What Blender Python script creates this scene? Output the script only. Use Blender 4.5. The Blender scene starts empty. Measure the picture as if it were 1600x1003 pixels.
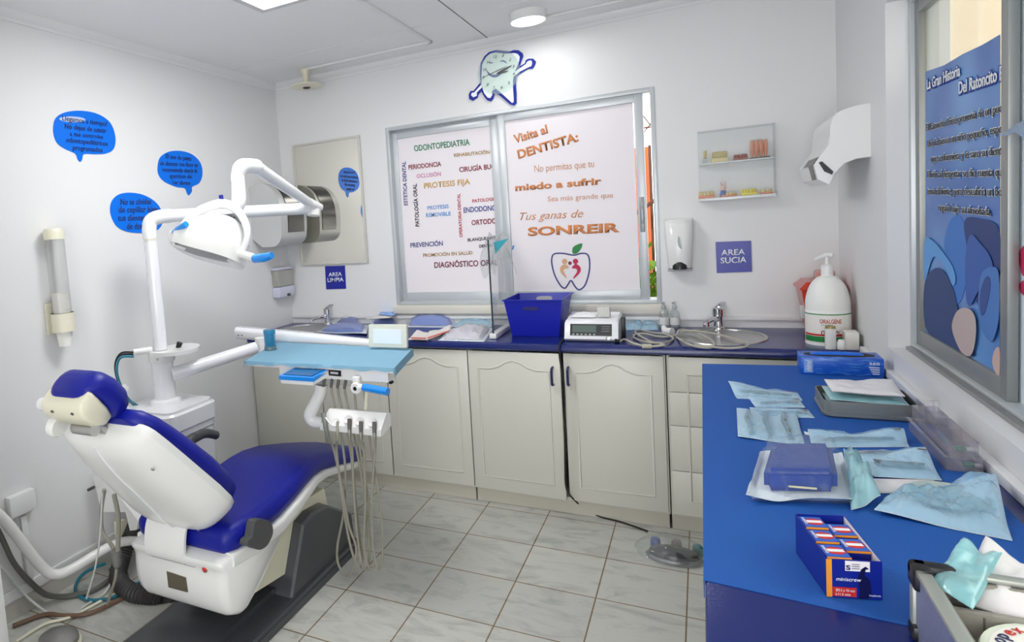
import bpy, bmesh, math, random
from mathutils import Vector, Matrix, noise
random.seed(7)
C = bpy.context.scene.collection
SC = bpy.context.scene

# ---------------------------------------------------------------- camera
FPX, CX, CY = 991.061, 549.553, 430.26
RV = (0.09119848, 0.50449225, -0.05207892)
_q = Vector(RV)
R3 = Matrix.Rotation(_q.length, 3, _q.normalized()) @ Matrix(((1, 0, 0), (0, 0, -1), (0, 1, 0)))
CAM = Vector((2.4876, 0.0, 1.48))
cd = bpy.data.cameras.new('camera'); cam = bpy.data.objects.new('camera', cd); C.objects.link(cam)
r0, r1, r2 = R3[0], R3[1], R3[2]
cam.matrix_world = Matrix(((r0[0], -r1[0], -r2[0], CAM.x), (r0[1], -r1[1], -r2[1], CAM.y), (r0[2], -r1[2], -r2[2], CAM.z), (0, 0, 0, 1)))
cd.sensor_width = 36; cd.lens = FPX / 1600 * 36; cd.clip_start = .05
cd.shift_x = (800 - CX) / 1600; cd.shift_y = -(501.5 - CY) / 1600
SC.camera = cam

# ---------------------------------------------------------------- world, lights, exposure
SC.view_settings.view_transform = 'Standard'; SC.view_settings.look = 'None'
SC.view_settings.gamma = 1; SC.view_settings.use_curve_mapping = False
SC.view_settings.exposure = 0.02
w = bpy.data.worlds.new('sky'); SC.world = w; w.use_nodes = True
bgn = w.node_tree.nodes['Background']; bgn.inputs[0].default_value = (.97, .98, 1, 1); bgn.inputs[1].default_value = 4.0

def lamp(name, kind, loc, rot, energy, size=1, sy=None, col=(1, 1, 1)):
    d = bpy.data.lights.new(name, kind); d.energy = energy; d.color = col
    if kind == 'AREA':
        d.size = size
        if sy: d.shape = 'RECTANGLE'; d.size_y = sy
    o = bpy.data.objects.new(name, d); C.objects.link(o); o.location = loc; o.rotation_euler = rot
    return o
D2R = math.radians
sun = lamp('sun', 'SUN', (-4, -4, 8), Vector((.4, .45, -.8)).to_track_quat('-Z', 'Y').to_euler(), 5.0); sun.data.angle = D2R(1)
lamp('bounce_fill', 'AREA', (2.3, -1.15, 1.45), (D2R(108), 0, D2R(14)), 22.5, 1.5, 1.5, (1, .99, .97))  # added fill light behind the camera, tilted up like a bounced flash
lamp('window_daylight', 'AREA', (3.45, 1.35, 1.75), (0, D2R(90), 0), 13, 1.0, 1.1, (.98, .99, 1))

# ---------------------------------------------------------------- picture -> place helper
def at(u, v, ax, val):
    d = R3.transposed() @ Vector(((u - CX) / FPX, (v - CY) / FPX, 1))
    return CAM + d * ((val - CAM[ax]) / d[ax])

# ---------------------------------------------------------------- materials
MATS = {}
def lin(c):
    return tuple((x / 255 / 12.92 if x / 255 <= .04045 else ((x / 255 + .055) / 1.055) ** 2.4) for x in c)
def mat(name, rgb, rough=.5, metal=0, bump=0, bscale=40, var=0, vscale=6, emit=None, coat=0, spec=.5, sub=0):
    if name in MATS: return MATS[name]
    m = bpy.data.materials.new(name); m.use_nodes = True; nt = m.node_tree; b = nt.nodes['Principled BSDF']
    c = lin(rgb) + (1,)
    b.inputs['Base Color'].default_value = c; b.inputs['Roughness'].default_value = rough; b.inputs['Metallic'].default_value = metal
    b.inputs['Specular IOR Level'].default_value = spec
    b.inputs['Coat Weight'].default_value = coat
    if sub: b.inputs['Subsurface Weight'].default_value = sub; b.inputs['Subsurface Radius'].default_value = (.02, .02, .02)
    if emit: b.inputs['Emission Color'].default_value = c; b.inputs['Emission Strength'].default_value = emit
    if bump or var:
        tc = nt.nodes.new('ShaderNodeTexCoord')
    if bump:
        n = nt.nodes.new('ShaderNodeTexNoise'); n.inputs['Scale'].default_value = bscale; n.inputs['Detail'].default_value = 4
        bp = nt.nodes.new('ShaderNodeBump'); bp.inputs['Strength'].default_value = bump; bp.inputs['Distance'].default_value = .01
        nt.links.new(tc.outputs['Object'], n.inputs['Vector']); nt.links.new(n.outputs['Fac'], bp.inputs['Height']); nt.links.new(bp.outputs[0], b.inputs['Normal'])
    if var:
        n = nt.nodes.new('ShaderNodeTexNoise'); n.inputs['Scale'].default_value = vscale; n.inputs['Detail'].default_value = 3
        mx = nt.nodes.new('ShaderNodeMixRGB'); mx.inputs[1].default_value = c; mx.inputs[2].default_value = tuple(x * (1 - var) for x in c[:3]) + (1,)
        nt.links.new(tc.outputs['Object'], n.inputs['Vector']); nt.links.new(n.outputs['Fac'], mx.inputs[0]); nt.links.new(mx.outputs[0], b.inputs['Base Color'])
    MATS[name] = m; return m
def clear(name, tint=(255, 255, 255), body=(200, 220, 230), fac=.06, rough=.05, edge=.5, bump=0, bscale=30):
    """clear or translucent plastic film: see-through, a little body colour, glossy towards grazing"""
    if name in MATS: return MATS[name]
    m = bpy.data.materials.new(name); m.use_nodes = True; nt = m.node_tree; nt.nodes.clear()
    out = nt.nodes.new('ShaderNodeOutputMaterial'); tr = nt.nodes.new('ShaderNodeBsdfTransparent'); tr.inputs[0].default_value = lin(tint) + (1,)
    p = nt.nodes.new('ShaderNodeBsdfPrincipled'); p.inputs['Base Color'].default_value = lin(body) + (1,); p.inputs['Roughness'].default_value = rough
    g = nt.nodes.new('ShaderNodeBsdfGlossy'); g.inputs['Roughness'].default_value = rough
    lw = nt.nodes.new('ShaderNodeLayerWeight'); lw.inputs[0].default_value = .3
    ml = nt.nodes.new('ShaderNodeMath'); ml.operation = 'MULTIPLY'; ml.inputs[1].default_value = edge
    m1 = nt.nodes.new('ShaderNodeMixShader'); m1.inputs[0].default_value = fac
    m2 = nt.nodes.new('ShaderNodeMixShader')
    L = nt.links.new
    L(tr.outputs[0], m1.inputs[1]); L(p.outputs[0], m1.inputs[2]); L(m1.outputs[0], m2.inputs[1]); L(g.outputs[0], m2.inputs[2])
    L(lw.outputs['Facing'], ml.inputs[0]); L(ml.outputs[0], m2.inputs[0]); L(m2.outputs[0], out.inputs[0])
    if bump:
        tc = nt.nodes.new('ShaderNodeTexCoord'); n = nt.nodes.new('ShaderNodeTexNoise'); n.inputs['Scale'].default_value = bscale
        bp = nt.nodes.new('ShaderNodeBump'); bp.inputs['Strength'].default_value = bump; bp.inputs['Distance'].default_value = .01
        L(tc.outputs['Object'], n.inputs['Vector']); L(n.outputs['Fac'], bp.inputs['Height']); L(bp.outputs[0], p.inputs['Normal']); L(bp.outputs[0], g.inputs['Normal']); L(bp.outputs[0], lw.inputs['Normal'])
    MATS[name] = m; return m

M_wall = mat('wall_paint', (226, 226, 226), .55, bump=.04, bscale=90)
M_ceil = mat('ceiling_paint', (236, 236, 236), .6, bump=.03, bscale=60)
M_trim = mat('trim_paint', (228, 228, 228), .4)
M_cab = mat('cabinet_laminate', (208, 207, 196), .35)
M_gap = mat('dark_gap', (24, 20, 20), .7)
M_navy = mat('navy_laminate', (16, 34, 104), .22, bump=.05, bscale=150)
M_sheet = mat('blue_sheet', (12, 84, 168), .75, bump=.12, bscale=220)
M_vinyl = mat('blue_vinyl', (10, 22, 138), .42, spec=.35, bump=.06, bscale=160)
M_white = mat('white_plastic', (232, 232, 230), .25, coat=.3)
M_enamel = mat('white_enamel', (236, 237, 240), .22, coat=.4)
M_ivory = mat('ivory_plastic', (226, 222, 200), .35)
M_cream = mat('cream_metal', (222, 220, 196), .4)
M_grey = mat('grey_plastic', (196, 198, 196), .35)
M_dgrey = mat('dark_grey_plastic', (66, 67, 72), .28, coat=.2)
M_arm = mat('armrest_grey', (74, 74, 76), .45)
M_black = mat('black_plastic', (20, 20, 22), .35)
M_hose = mat('grey_hose', (150, 147, 134), .45)
M_hosedk = mat('dark_grey_hose', (96, 95, 90), .5)
M_steel = mat('brushed_steel', (190, 190, 188), .28, 1)
M_chrome = mat('chrome', (215, 215, 218), .1, 1)
M_tin = mat('tray_steel', (140, 143, 138), .42, .65)
M_alu = mat('window_aluminium', (196, 201, 204), .35, .25)
M_aludark = mat('right_window_aluminium', (146, 148, 146), .38, .5)
M_paper = mat('white_paper', (238, 232, 236), .8)
M_sign = mat('sign_blue', (20, 32, 150), .3)
M_bubble = mat('bubble_blue', (2, 112, 228), .4, spec=.2)
M_ink = mat('navy_ink', (16, 26, 84), .5)
M_signw = mat('sign_white', (235, 238, 245), .5)
M_drape = mat('tray_drape_blue', (120, 164, 188), .8, bump=.1, bscale=200)
M_filmblue = mat('blue_wrap', (30, 140, 232), .2, coat=.6)
M_pouchpaper = mat('pouch_paper', (236, 242, 246), .75, bump=.15, bscale=60)
M_pouchwhite = mat('pouch_white_paper', (230, 226, 228), .75, bump=.1, bscale=60)
M_film = clear('pouch_film', (240, 250, 255), (170, 218, 246), .4, .25, .25, .25, 40)
M_filmteal = clear('pouch_film_teal', (236, 250, 250), (166, 224, 232), .55, .25, .3, .25, 40)
M_filmclear = clear('pouch_film_clear', (252, 253, 255), (236, 242, 246), .2, .15, .4, .4, 40)
M_acryl = clear('clear_acrylic', (253, 254, 254), (236, 240, 242), .04, .03, .45)
M_acrylv = clear('organizer_plastic', (249, 248, 250), (226, 222, 230), .14, .1, .3)
M_glass = clear('window_glass', (245, 250, 250), (220, 235, 235), .02, .02, .5)
M_bluecont = mat('blue_drape_pack', (70, 112, 204), .6, bump=.25, bscale=50)
M_bluedeep = mat('blue_instrument_box', (4, 58, 152), .35, coat=.15)
M_gauze = mat('gauze', (214, 208, 214), .85, bump=.5, bscale=90)
M_red = mat('red_print', (200, 40, 30), .5)
M_green = mat('green_print', (24, 130, 60), .5)
M_orange = mat('orange_print', (236, 150, 40), .5)
M_led = mat('led_diffuser', (255, 255, 255), .5, emit=9)
M_ledframe = mat('led_frame', (205, 202, 204), .4)
M_cable = mat('black_cable', (24, 22, 20), .5)
M_teal = mat('teal_hose', (30, 110, 130), .4)
M_brown = mat('brown_tube', (110, 84, 66), .5)
M_sharps = clear('red_sharps_plastic', (240, 120, 95), (232, 70, 50), .72, .25, .5)

# ---------------------------------------------------------------- mesh helper
OFF = {}
class G:
    def __init__(s): s.b = bmesh.new()
    def box(s, x0, x1, y0, y1, z0, z1, bev=0, seg=2, M=None):
        r = bmesh.ops.create_cube(s.b, size=1)['verts']
        for v in r: v.co = Vector(((x0 + x1) / 2 + v.co.x * (x1 - x0), (y0 + y1) / 2 + v.co.y * (y1 - y0), (z0 + z1) / 2 + v.co.z * (z1 - z0)))
        if bev:
            es = list({e for v in r for e in v.link_edges})
            k = bmesh.ops.bevel(s.b, geom=es, offset=bev, segments=seg, profile=.5, affect='EDGES')
            r = list({v for f in k['faces'] for v in f.verts} | {v for v in r if v.is_valid})
        if M:
            for v in r: v.co = M @ v.co
        return s
    def loft(s, rings, close=True, cap=True):
        vs = [[s.b.verts.new(p) for p in r] for r in rings]
        n = len(vs[0]); m = n if close else n - 1
        for a, b in zip(vs, vs[1:]):
            for i in range(m): s.b.faces.new((a[i], a[(i + 1) % n], b[(i + 1) % n], b[i]))
        if cap and close:
            s.b.faces.new(vs[0][::-1]); s.b.faces.new(vs[-1])
        return s
    def prism(s, pts, ax, a, b):
        """pts: 2D outline in the two other axes, extruded along ax from a to b"""
        o = [i for i in range(3) if i != ax]
        def mk(p, t):
            v = [0, 0, 0]; v[o[0]], v[o[1]], v[ax] = p[0], p[1], t; return v
        return s.loft([[mk(p, a) for p in pts], [mk(p, b) for p in pts]])
    def slab(s, pts, d):
        """3D planar outline extruded by vector d"""
        d = Vector(d); return s.loft([[Vector(p) for p in pts], [Vector(p) + d for p in pts]])
    def tube(s, pts, r, n=10, smooth=True, sub=6, closed=False, caps=True):
        P = [Vector(p) for p in pts]
        if smooth and len(P) > 2: P = spline(P, sub, closed)
        rs = r if isinstance(r, (list, tuple)) else [r]
        rings = []; nrm = None; N = len(P)
        for i, p in enumerate(P):
            a = P[i - 1] if i else (P[-1] if closed else P[0]); b = P[i + 1] if i < N - 1 else (P[0] if closed else P[-1])
            t = (b - a).normalized()
            if nrm is None: nrm = t.orthogonal().normalized()
            nrm = (nrm - t * nrm.dot(t)).normalized(); bi = t.cross(nrm)
            f = i / max(1, N - 1) * (len(rs) - 1); k = min(int(f), len(rs) - 1); k2 = min(k + 1, len(rs) - 1); rr = rs[k] + (rs[k2] - rs[k]) * (f - k)
            rings.append([p + (nrm * math.cos(2 * math.pi * j / n) + bi * math.sin(2 * math.pi * j / n)) * rr for j in range(n)])
        if closed: rings.append(rings[0])
        s.loft(rings, cap=caps and not closed)
        if closed: bmesh.ops.remove_doubles(s.b, verts=s.b.verts[:], dist=1e-6)
        return s
    def lathe(s, prof, c, axis=(0, 0, 1), n=24, sx=1, sy=1):
        """prof: (radius, height) list, revolved round axis through c"""
        a = Vector(axis).normalized(); e1 = Vector((1, 0, 0)) if abs(a.x) < .9 else Vector((0, 1, 0)); e1 = (e1 - a * e1.dot(a)).normalized(); e2 = a.cross(e1); c = Vector(c)
        return s.loft([[c + a * h + e1 * (max(r, 1e-4) * sx * math.cos(2 * math.pi * j / n)) + e2 * (max(r, 1e-4) * sy * math.sin(2 * math.pi * j / n)) for j in range(n)] for r, h in prof])
    def grid(s, fn, nu, nv):
        vs = [[s.b.verts.new(fn(i / nu, j / nv)) for j in range(nv + 1)] for i in range(nu + 1)]
        for i in range(nu):
            for j in range(nv): s.b.faces.new((vs[i][j], vs[i + 1][j], vs[i + 1][j + 1], vs[i][j + 1]))
        return s
    def ob(s, name, m, parent=None, smooth=True, ang=35, label=None, **kw):
        b = s.b; bmesh.ops.recalc_face_normals(b, faces=b.faces[:])
        if parent is not None: off = OFF[parent.name]
        else:
            xs = [v.co for v in b.verts]
            off = Vector(((min(p.x for p in xs) + max(p.x for p in xs)) / 2, (min(p.y for p in xs) + max(p.y for p in xs)) / 2, min(p.z for p in xs)))
        for v in b.verts: v.co = v.co - off
        me = bpy.data.meshes.new(name); b.to_mesh(me); b.free(); me.materials.append(m)
        if smooth: me.shade_smooth(); me.set_sharp_from_angle(angle=math.radians(ang))
        o = bpy.data.objects.new(name, me); C.objects.link(o); OFF[o.name] = off
        if parent is not None: o.parent = parent
        else: o.location = off
        if label: o['label'] = label
        for k, v in kw.items(): o[k] = v
        return o
def spline(P, sub=6, closed=False):
    out = []; N = len(P)
    for i in range(N if closed else N - 1):
        p0 = P[i - 1] if (i or closed) else P[0]; p1 = P[i]; p2 = P[(i + 1) % N]; p3 = P[(i + 2) % N] if (closed or i + 2 < N) else P[-1]
        for k in range(sub):
            t = k / sub
            out.append(.5 * ((2 * p1) + (p2 - p0) * t + (2 * p0 - 5 * p1 + 4 * p2 - p3) * t * t + (3 * p1 - p0 - 3 * p2 + p3) * t ** 3))
    if not closed: out.append(P[-1])
    return out
def thing(name, label, cat, loc, group=None):
    o = bpy.data.objects.new(name, None); o.empty_display_size = .05; C.objects.link(o); o.location = loc; OFF[o.name] = Vector(loc)
    o['label'] = label; o['category'] = cat
    if group: o['group'] = group
    return o
def tag(o, label, cat, group=None):
    o['label'] = label; o['category'] = cat
    if group: o['group'] = group
    return o
def struct(o): o['kind'] = 'structure'; return o
def copy_tree(o, parent=None):
    c = o.copy(); C.objects.link(c); OFF[c.name] = OFF[o.name].copy()
    if parent is not None: c.parent = parent
    for ch in list(o.children): copy_tree(ch, c)
    return c
def px(pts, ax, val): return [at(u, v, ax, val) for u, v in pts]
def curve2(pts, sub=5): return [(p.x, p.y) for p in spline([Vector((a, b, 0)) for a, b in pts], sub, True)]

_tc = {}
def lettering(txt, A, B, up, m, parent, bold=0, depth=.0006, shear=0, align=None):
    """flat raised letters: baseline from A to B, capital height vector up"""
    cu = bpy.data.curves.new('t', 'FONT'); cu.body = txt; cu.offset = bold; cu.extrude = 0; cu.resolution_u = 3; cu.shear = shear
    o = bpy.data.objects.new('t', cu); C.objects.link(o)
    me = bpy.data.meshes.new_from_object(o); bpy.data.objects.remove(o)
    xs = [v.co.x for v in me.vertices]; x0, x1 = min(xs), max(xs)
    A, B, up = Vector(A), Vector(B), Vector(up); ex = (B - A) / (x1 - x0); n = (B - A).cross(up).normalized()
    g = G(); g.b.from_mesh(me)
    for v in g.b.verts: v.co = A + ex * (v.co.x - x0) + up * (v.co.y / .729) + n * .0008
    f = bmesh.ops.extrude_face_region(g.b, geom=g.b.faces[:])
    for v in f['geom']:
        if isinstance(v, bmesh.types.BMVert): v.co += n * depth
    bpy.data.curves.remove(cu); bpy.data.meshes.remove(me)
    return g.ob('lettering', m, parent, smooth=False)
def letters_px(txt, p1, p2, h, ax, val, m, parent, bold=0, shear=0):
    """h: pixel vector from the baseline start to the capital top"""
    A, B = at(*p1, ax, val), at(*p2, ax, val); T = at(p1[0] + h[0], p1[1] + h[1], ax, val)
    return lettering(txt, A, B, T - A, m, parent, bold, shear=shear)
# ================================================================ THE ROOM
XR, YB, YF, ZC = 3.031, 3.6, -1.6, 2.475
# floor tiles
m = bpy.data.materials.new('floor_tiles'); m.use_nodes = True; nt = m.node_tree; b = nt.nodes['Principled BSDF']; L = nt.links.new
tc = nt.nodes.new('ShaderNodeTexCoord'); mp = nt.nodes.new('ShaderNodeMapping')
mp.inputs['Location'].default_value = (-1.167 + .3085 * 20, -2.447 + .312 * 20, 0)
br = nt.nodes.new('ShaderNodeTexBrick'); br.offset = 0; br.squash = 1
br.inputs['Color1'].default_value = lin((194, 194, 187)) + (1,); br.inputs['Color2'].default_value = lin((185, 186, 180)) + (1,); br.inputs['Mortar'].default_value = lin((120, 98, 70)) + (1,)
br.inputs['Scale'].default_value = 1; br.inputs['Mortar Size'].default_value = .0028; br.inputs['Mortar Smooth'].default_value = .1
br.inputs['Brick Width'].default_value = .3085; br.inputs['Row Height'].default_value = .312
n1 = nt.nodes.new('ShaderNodeTexNoise'); n1.inputs['Scale'].default_value = 5; n1.inputs['Detail'].default_value = 9; n1.inputs['Roughness'].default_value = .62; n1.inputs['Distortion'].default_value = 1.1
mpv = nt.nodes.new('ShaderNodeMapping'); mpv.inputs['Rotation'].default_value = (0, 0, .7); mpv.inputs['Scale'].default_value = (1, 2.6, 1)
cr = nt.nodes.new('ShaderNodeValToRGB'); cr.color_ramp.elements[0].position = .33; cr.color_ramp.elements[0].color = (.52, .54, .54, 1); cr.color_ramp.elements[1].position = .52; cr.color_ramp.elements[1].color = (1, 1, 1, 1)
mx = nt.nodes.new('ShaderNodeMixRGB'); mx.blend_type = 'MULTIPLY'; mx.inputs[0].default_value = .55
L(tc.outputs['Object'], mp.inputs[0]); L(mp.outputs[0], br.inputs['Vector']); L(tc.outputs['Object'], mpv.inputs[0]); L(mpv.outputs[0], n1.inputs['Vector']); L(n1.outputs['Fac'], cr.inputs[0])
L(br.outputs['Color'], mx.inputs[1]); L(cr.outputs[0], mx.inputs[2]); L(mx.outputs[0], b.inputs['Base Color'])
b.inputs['Roughness'].default_value = .3
g = G().box(-.2, 3.3, YF - .6, YB + .1, -.05, 0); fl = g.ob('floor', m); fl.location = (1.55, (YF - .6 + YB + .1) / 2, -.05)
# keep tile coordinates in world space
for v in fl.data.vertices: v.co += fl.location
fl.location = (0, 0, 0); struct(fl)
struct(G().box(-.15, 3.3, YF - .6, YB + .15, ZC, ZC + .08).ob('ceiling', M_ceil))
struct(G().box(-.12, 0, YF - .6, YB + .12, 0, ZC).ob('wall_left', M_wall))
# back wall with window opening
wx0, wx1, wz0, wz1 = .796, 2.297, .976, 2.078
g = G().box(0, wx0, YB, YB + .12, 0, ZC).box(wx1, XR + .12, YB, YB + .12, 0, ZC).box(wx0, wx1, YB, YB + .12, 0, wz0).box(wx0, wx1, YB, YB + .12, wz1, ZC)
struct(g.ob('wall_back', M_wall))
# right wall with window opening
ry0, ry1, rz0, rz1 = .55, 2.735, .944, 2.085
g = G().box(XR, XR + .16, ry1, YB, 0, ZC).box(XR, XR + .16, YF - .6, ry0, 0, ZC).box(XR, XR + .16, ry0, ry1, 0, rz0).box(XR, XR + .16, ry0, ry1, rz1, ZC)
struct(g.ob('wall_right', M_wall))
# front wall behind the camera with its doorway, and the white partition end seen at the lower left edge
g = G().box(0, 1.5, -1.32, -1.22, 0, ZC).box(1.5, 3.0, -1.32, -1.22, 2.12, ZC).box(3.0, XR, -1.32, -1.22, 0, ZC)
struct(g.ob('wall_front', M_wall))
struct(G().box(1.46, 1.52, -1.34, -1.2, 0, 2.16, .004).box(2.98, 3.03, -1.34, -1.2, 0, 2.16, .004).box(1.52, 2.98, -1.34, -1.2, 2.1, 2.16, .004).ob('door_1', M_trim))
jx = at(8, 945, 1, 1.2).x
struct(G().box(0, jx - .03, 1.11, 1.19, 0, ZC).ob('wall_partition', M_wall))
struct(G().box(jx - .03, jx, 1.10, 1.2, 0, ZC, .003).ob('trim_11', M_trim))
# crown mouldings and baseboard
def crown(name, pts, ax, a, b): struct(G().prism(pts, ax, a, b).ob(name, M_trim))
d = .04
crown('trim_1', [(0, 2.433), (.006, 2.433), (.012, 2.445), (.026, 2.452), (.036, 2.466), (.04, ZC), (0, ZC)], 1, -1.2, YB)
crown('trim_2', [(YB, 2.433), (YB - .006, 2.433), (YB - .012, 2.445), (YB - .026, 2.452), (YB - .036, 2.466), (YB - .04, ZC), (YB, ZC)], 0, 0, XR)
struct(G().box(0, .014, -1.2, 3.1, .075, .122, .003).ob('baseboard_left', M_trim))
struct(G().box(0, .008, -1.2, 3.1, 0, .075).ob('trim_3', mat('skirting_tile', (196, 194, 186), .35, var=.15, vscale=9)))
struct(G().box(0, XR, YB - .014, YB, .893, .912, .003).ob('trim_4', M_trim))
struct(G().box(wx0 - .02, wx1 + .01, YB - .03, YB + .03, .925, wz0, .006).ob('trim_5', mat('sill_wood', (222, 218, 206), .5)))
# ceiling raceway strips and panel seams
zs = ZC
struct(G().box(.40, 1.215, 3.375, 3.395, zs - .012, zs, .003).box(1.195, 1.215, 2.45, 3.395, zs - .012, zs, .003).ob('trim_6', M_trim))
struct(G().box(1.80, 2.95, 3.39, 3.408, zs - .012, zs, .003).ob('trim_7', M_trim))
struct(G().box(1.474, 1.478, -1.2, 3.56, zs - .002, zs).ob('trim_8', mat('ceiling_seam', (120, 112, 104), .8)))
sy = at(540, 68, 2, zs).y
struct(G().box(.05, XR, sy - .003, sy + .003, zs - .002, zs).ob('trim_9', mat('ceiling_joint', (226, 226, 226), .6)))
struct(G().box(XR - .022, XR, ry0, 3.06, .857, .882, .003).ob('trim_10', M_trim))

# ---------------------------------------------------------------- back window
def frame(g, x0, x1, z0, z1, y0, y1, t, tb=None):
    tb = tb or t
    g.box(x0, x0 + t, y0, y1, z0, z1, .002).box(x1 - t, x1, y0, y1, z0, z1, .002).box(x0 + t, x1 - t, y0, y1, z1 - t, z1, .002).box(x0 + t, x1 - t, y0, y1, z0, z0 + tb, .002); return g
win = thing('window_1', 'aluminium sliding window in the back wall behind two printed posters', 'window', ((wx0 + wx1) / 2, YB + .05, wz0)); struct(win); del win['label']; del win['category']
frame(G(), wx0, wx1, wz0, wz1, YB - .004, YB + .11, .022).ob('window_frame', M_alu, win)
LS = (at(612, 208, 1, 3.665).x, at(789, 470, 1, 3.665).x + .02); RS = (at(777, 178, 1, 3.63).x, at(1016, 470, 1, 3.63).x)
frame(G(), LS[0] - .012, LS[1], wz0 + .018, wz1 - .02, 3.65, 3.68, .05, .055).ob('sash', M_alu, win)
s2 = frame(G(), RS[0], RS[1], wz0 + .018, wz1 - .02, 3.612, 3.642, .042, .055).ob('sash', M_alu, win)
G().box(LS[0] + .02, LS[1] - .03, 3.672, 3.676, wz0 + .05, wz1 - .06).ob('pane', M_glass, win)
G().box(RS[0] + .03, RS[1] - .03, 3.634, 3.638, wz0 + .05, wz1 - .05).ob('pane', M_glass, win)
hz = at(1006, 335, 1, 3.61).z; hx = RS[1] - .021
G().box(hx - .011, hx + .011, 3.604, 3.613, hz - .09, hz + .09, .003).box(hx - .006, hx + .006, 3.598, 3.606, hz - .045, hz + .045, .002).ob('latch', mat('latch_grey', (150, 153, 156), .35, .5), s2)

# ---------------------------------------------------------------- right window
RX = 3.10
w2 = thing('window_2', 'x', 'x', (RX, (ry0 + ry1) / 2, rz0)); struct(w2); del w2['label']; del w2['category']
g = G(); g.box(RX - .012, RX + .06, ry1 - .022, ry1 - .001, rz0 + .001, rz1 - .001, .003).box(RX - .012, RX + .06, ry0 + .001, ry0 + .022, rz0 + .001, rz1 - .001, .003).box(RX - .012, RX + .06, ry0 + .02, ry1 - .02, rz0 + .001, rz0 + .02, .003).box(RX - .012, RX + .06, ry0 + .02, ry1 - .02, rz1 - .02, rz1 - .001, .003).ob('window_frame', M_alu, w2)
ms = at(1571, 600, 0, RX).y; m2 = at(1584, 600, 0, RX).y
def frame_y(g, y0, y1, z0, z1, x0, x1, t, tb):
    return g.box(x0, x1, y0, y0 + t, z0, z1, .002).box(x0, x1, y1 - t, y1, z0, z1, .002).box(x0, x1, y0 + t, y1 - t, z1 - t, z1, .002).box(x0, x1, y0 + t, y1 - t, z0, z0 + tb, .002)
yl = at(1561.5, 600, 0, RX).y
frame_y(G(), yl - .042, ry1 - .022, rz0 + .02, rz1 - .02, RX + .0, RX + .02, .04, .05).ob('sash', M_aludark, w2)
frame_y(G(), ry0 + .022, yl + .01, rz0 + .02, rz1 - .02, RX + .026, RX + .046, .04, .06).ob('sash', M_aludark, w2)
G().box(RX + .012, RX + .015, yl, ry1 - .06, rz0 + .06, rz1 - .05).ob('pane', M_glass, w2)
G().box(RX + .036, RX + .039, ry0 + .06, yl - .03, rz0 + .06, rz1 - .05).ob('pane', M_glass, w2)
G().box(RX - .03, RX - .013, ry0, ry1 - .03, rz0, rz0 + .012, .003).ob('track', M_aludark, w2)

# ---------------------------------------------------------------- outside
gr = struct(G().box(-3, 7, YB + .12, 9, -.06, -.01).ob('floor_outside', mat('yard_soil', (150, 130, 100), .9, var=.4)))
orange = mat('orange_render', (226, 110, 60), .8, var=.15)
p = at(1003, 230, 1, 4.6)
t = thing('boundary_wall', 'orange rendered wall with wooden posts seen through the open window slit', 'wall', (p.x, 4.6, -.01))
G().box(p.x - 1.2, at(1014.5, 300, 1, 4.6).x, 4.6, 4.7, -.01, p.z).ob('wall_panel', orange, t)
wood = mat('weathered_wood', (96, 60, 40), .8, var=.4)
xa = at(1016, 300, 1, 4.55).x
G().box(xa, xa + .014, 4.5, 4.56, -.01, at(1012, 228, 1, 4.55).z).ob('post', wood, t)
G().box(xa + .03, xa + .06, 4.5, 4.56, -.01, at(1020, 225, 1, 4.55).z).ob('post', mat('grey_post', (70, 74, 72), .7), t)
q = at(1013, 320, 1, 4.45)
G().box(-.12, .12, -.015, .015, -.012, .012, .002, M=Matrix.Translation((q.x, 4.45, q.z)) @ Matrix.Rotation(-.6, 4, 'Y')).ob('brace', wood, t)
g = G(); a = at(1004, 200, 1, 4.7); b2 = at(1020, 198, 1, 4.7)
g.tube([a, b2], .006).tube([at(1004, 180, 1, 4.7), at(1020, 200, 1, 4.7)], .004).tube([at(1005, 208, 1, 4.7), at(1019, 190, 1, 4.7)], .004)
g.ob('wire', wood, t)
g = G(); leaf = mat('vine_leaves', (120, 168, 40), .6, var=.5, vscale=14)
c0 = at(1022, 440, 1, 4.1)
for k in range(900):
    p = Vector((c0.x + random.gauss(.02, .2), 4.15 + random.uniform(-.15, .25), random.uniform(.3, 1) ** .8 * 1.12 + random.gauss(0, .08))); s = random.uniform(.02, .045)
    e = Vector((random.gauss(0, 1), random.gauss(0, 1), random.gauss(0, 1))).normalized(); f = e.orthogonal().normalized() * s; e = e * s * 1.3
    vs = [g.b.verts.new(p + o) for o in (-e, f * .8, e, -f * .8)]; g.b.faces.new(vs)
vine = thing('vine', 'sunlit green leafy vine at the foot of the open window slit', 'plant', (c0.x, 4.15, -.01))
g.ob('foliage', leaf, vine, smooth=False)
G().tube([(c0.x, 4.15, -.01), (c0.x + .03, 4.18, .4), (c0.x - .02, 4.16, .95)], [.015, .008]).ob('stem', wood, vine)
# pale corrugated sheet outside the right window
g = G(); n = 200; ya, yb2 = -2, 7
top = [(3.9 + .05 * math.cos(i * .6), ya + (yb2 - ya) * i / n) for i in range(n + 1)]
g.loft([[(x, y, -.01) for x, y in top] + [(x + .006, y, -.01) for x, y in top[::-1]], [(x, y, 5) for x, y in top] + [(x + .006, y, 5) for x, y in top[::-1]]])
tag(g.ob('corrugated_fence', mat('beige_corrugated', (196, 172, 136), .6, var=.35, vscale=1.2)), 'pale beige corrugated sheet standing outside the right window', 'fence')

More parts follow.
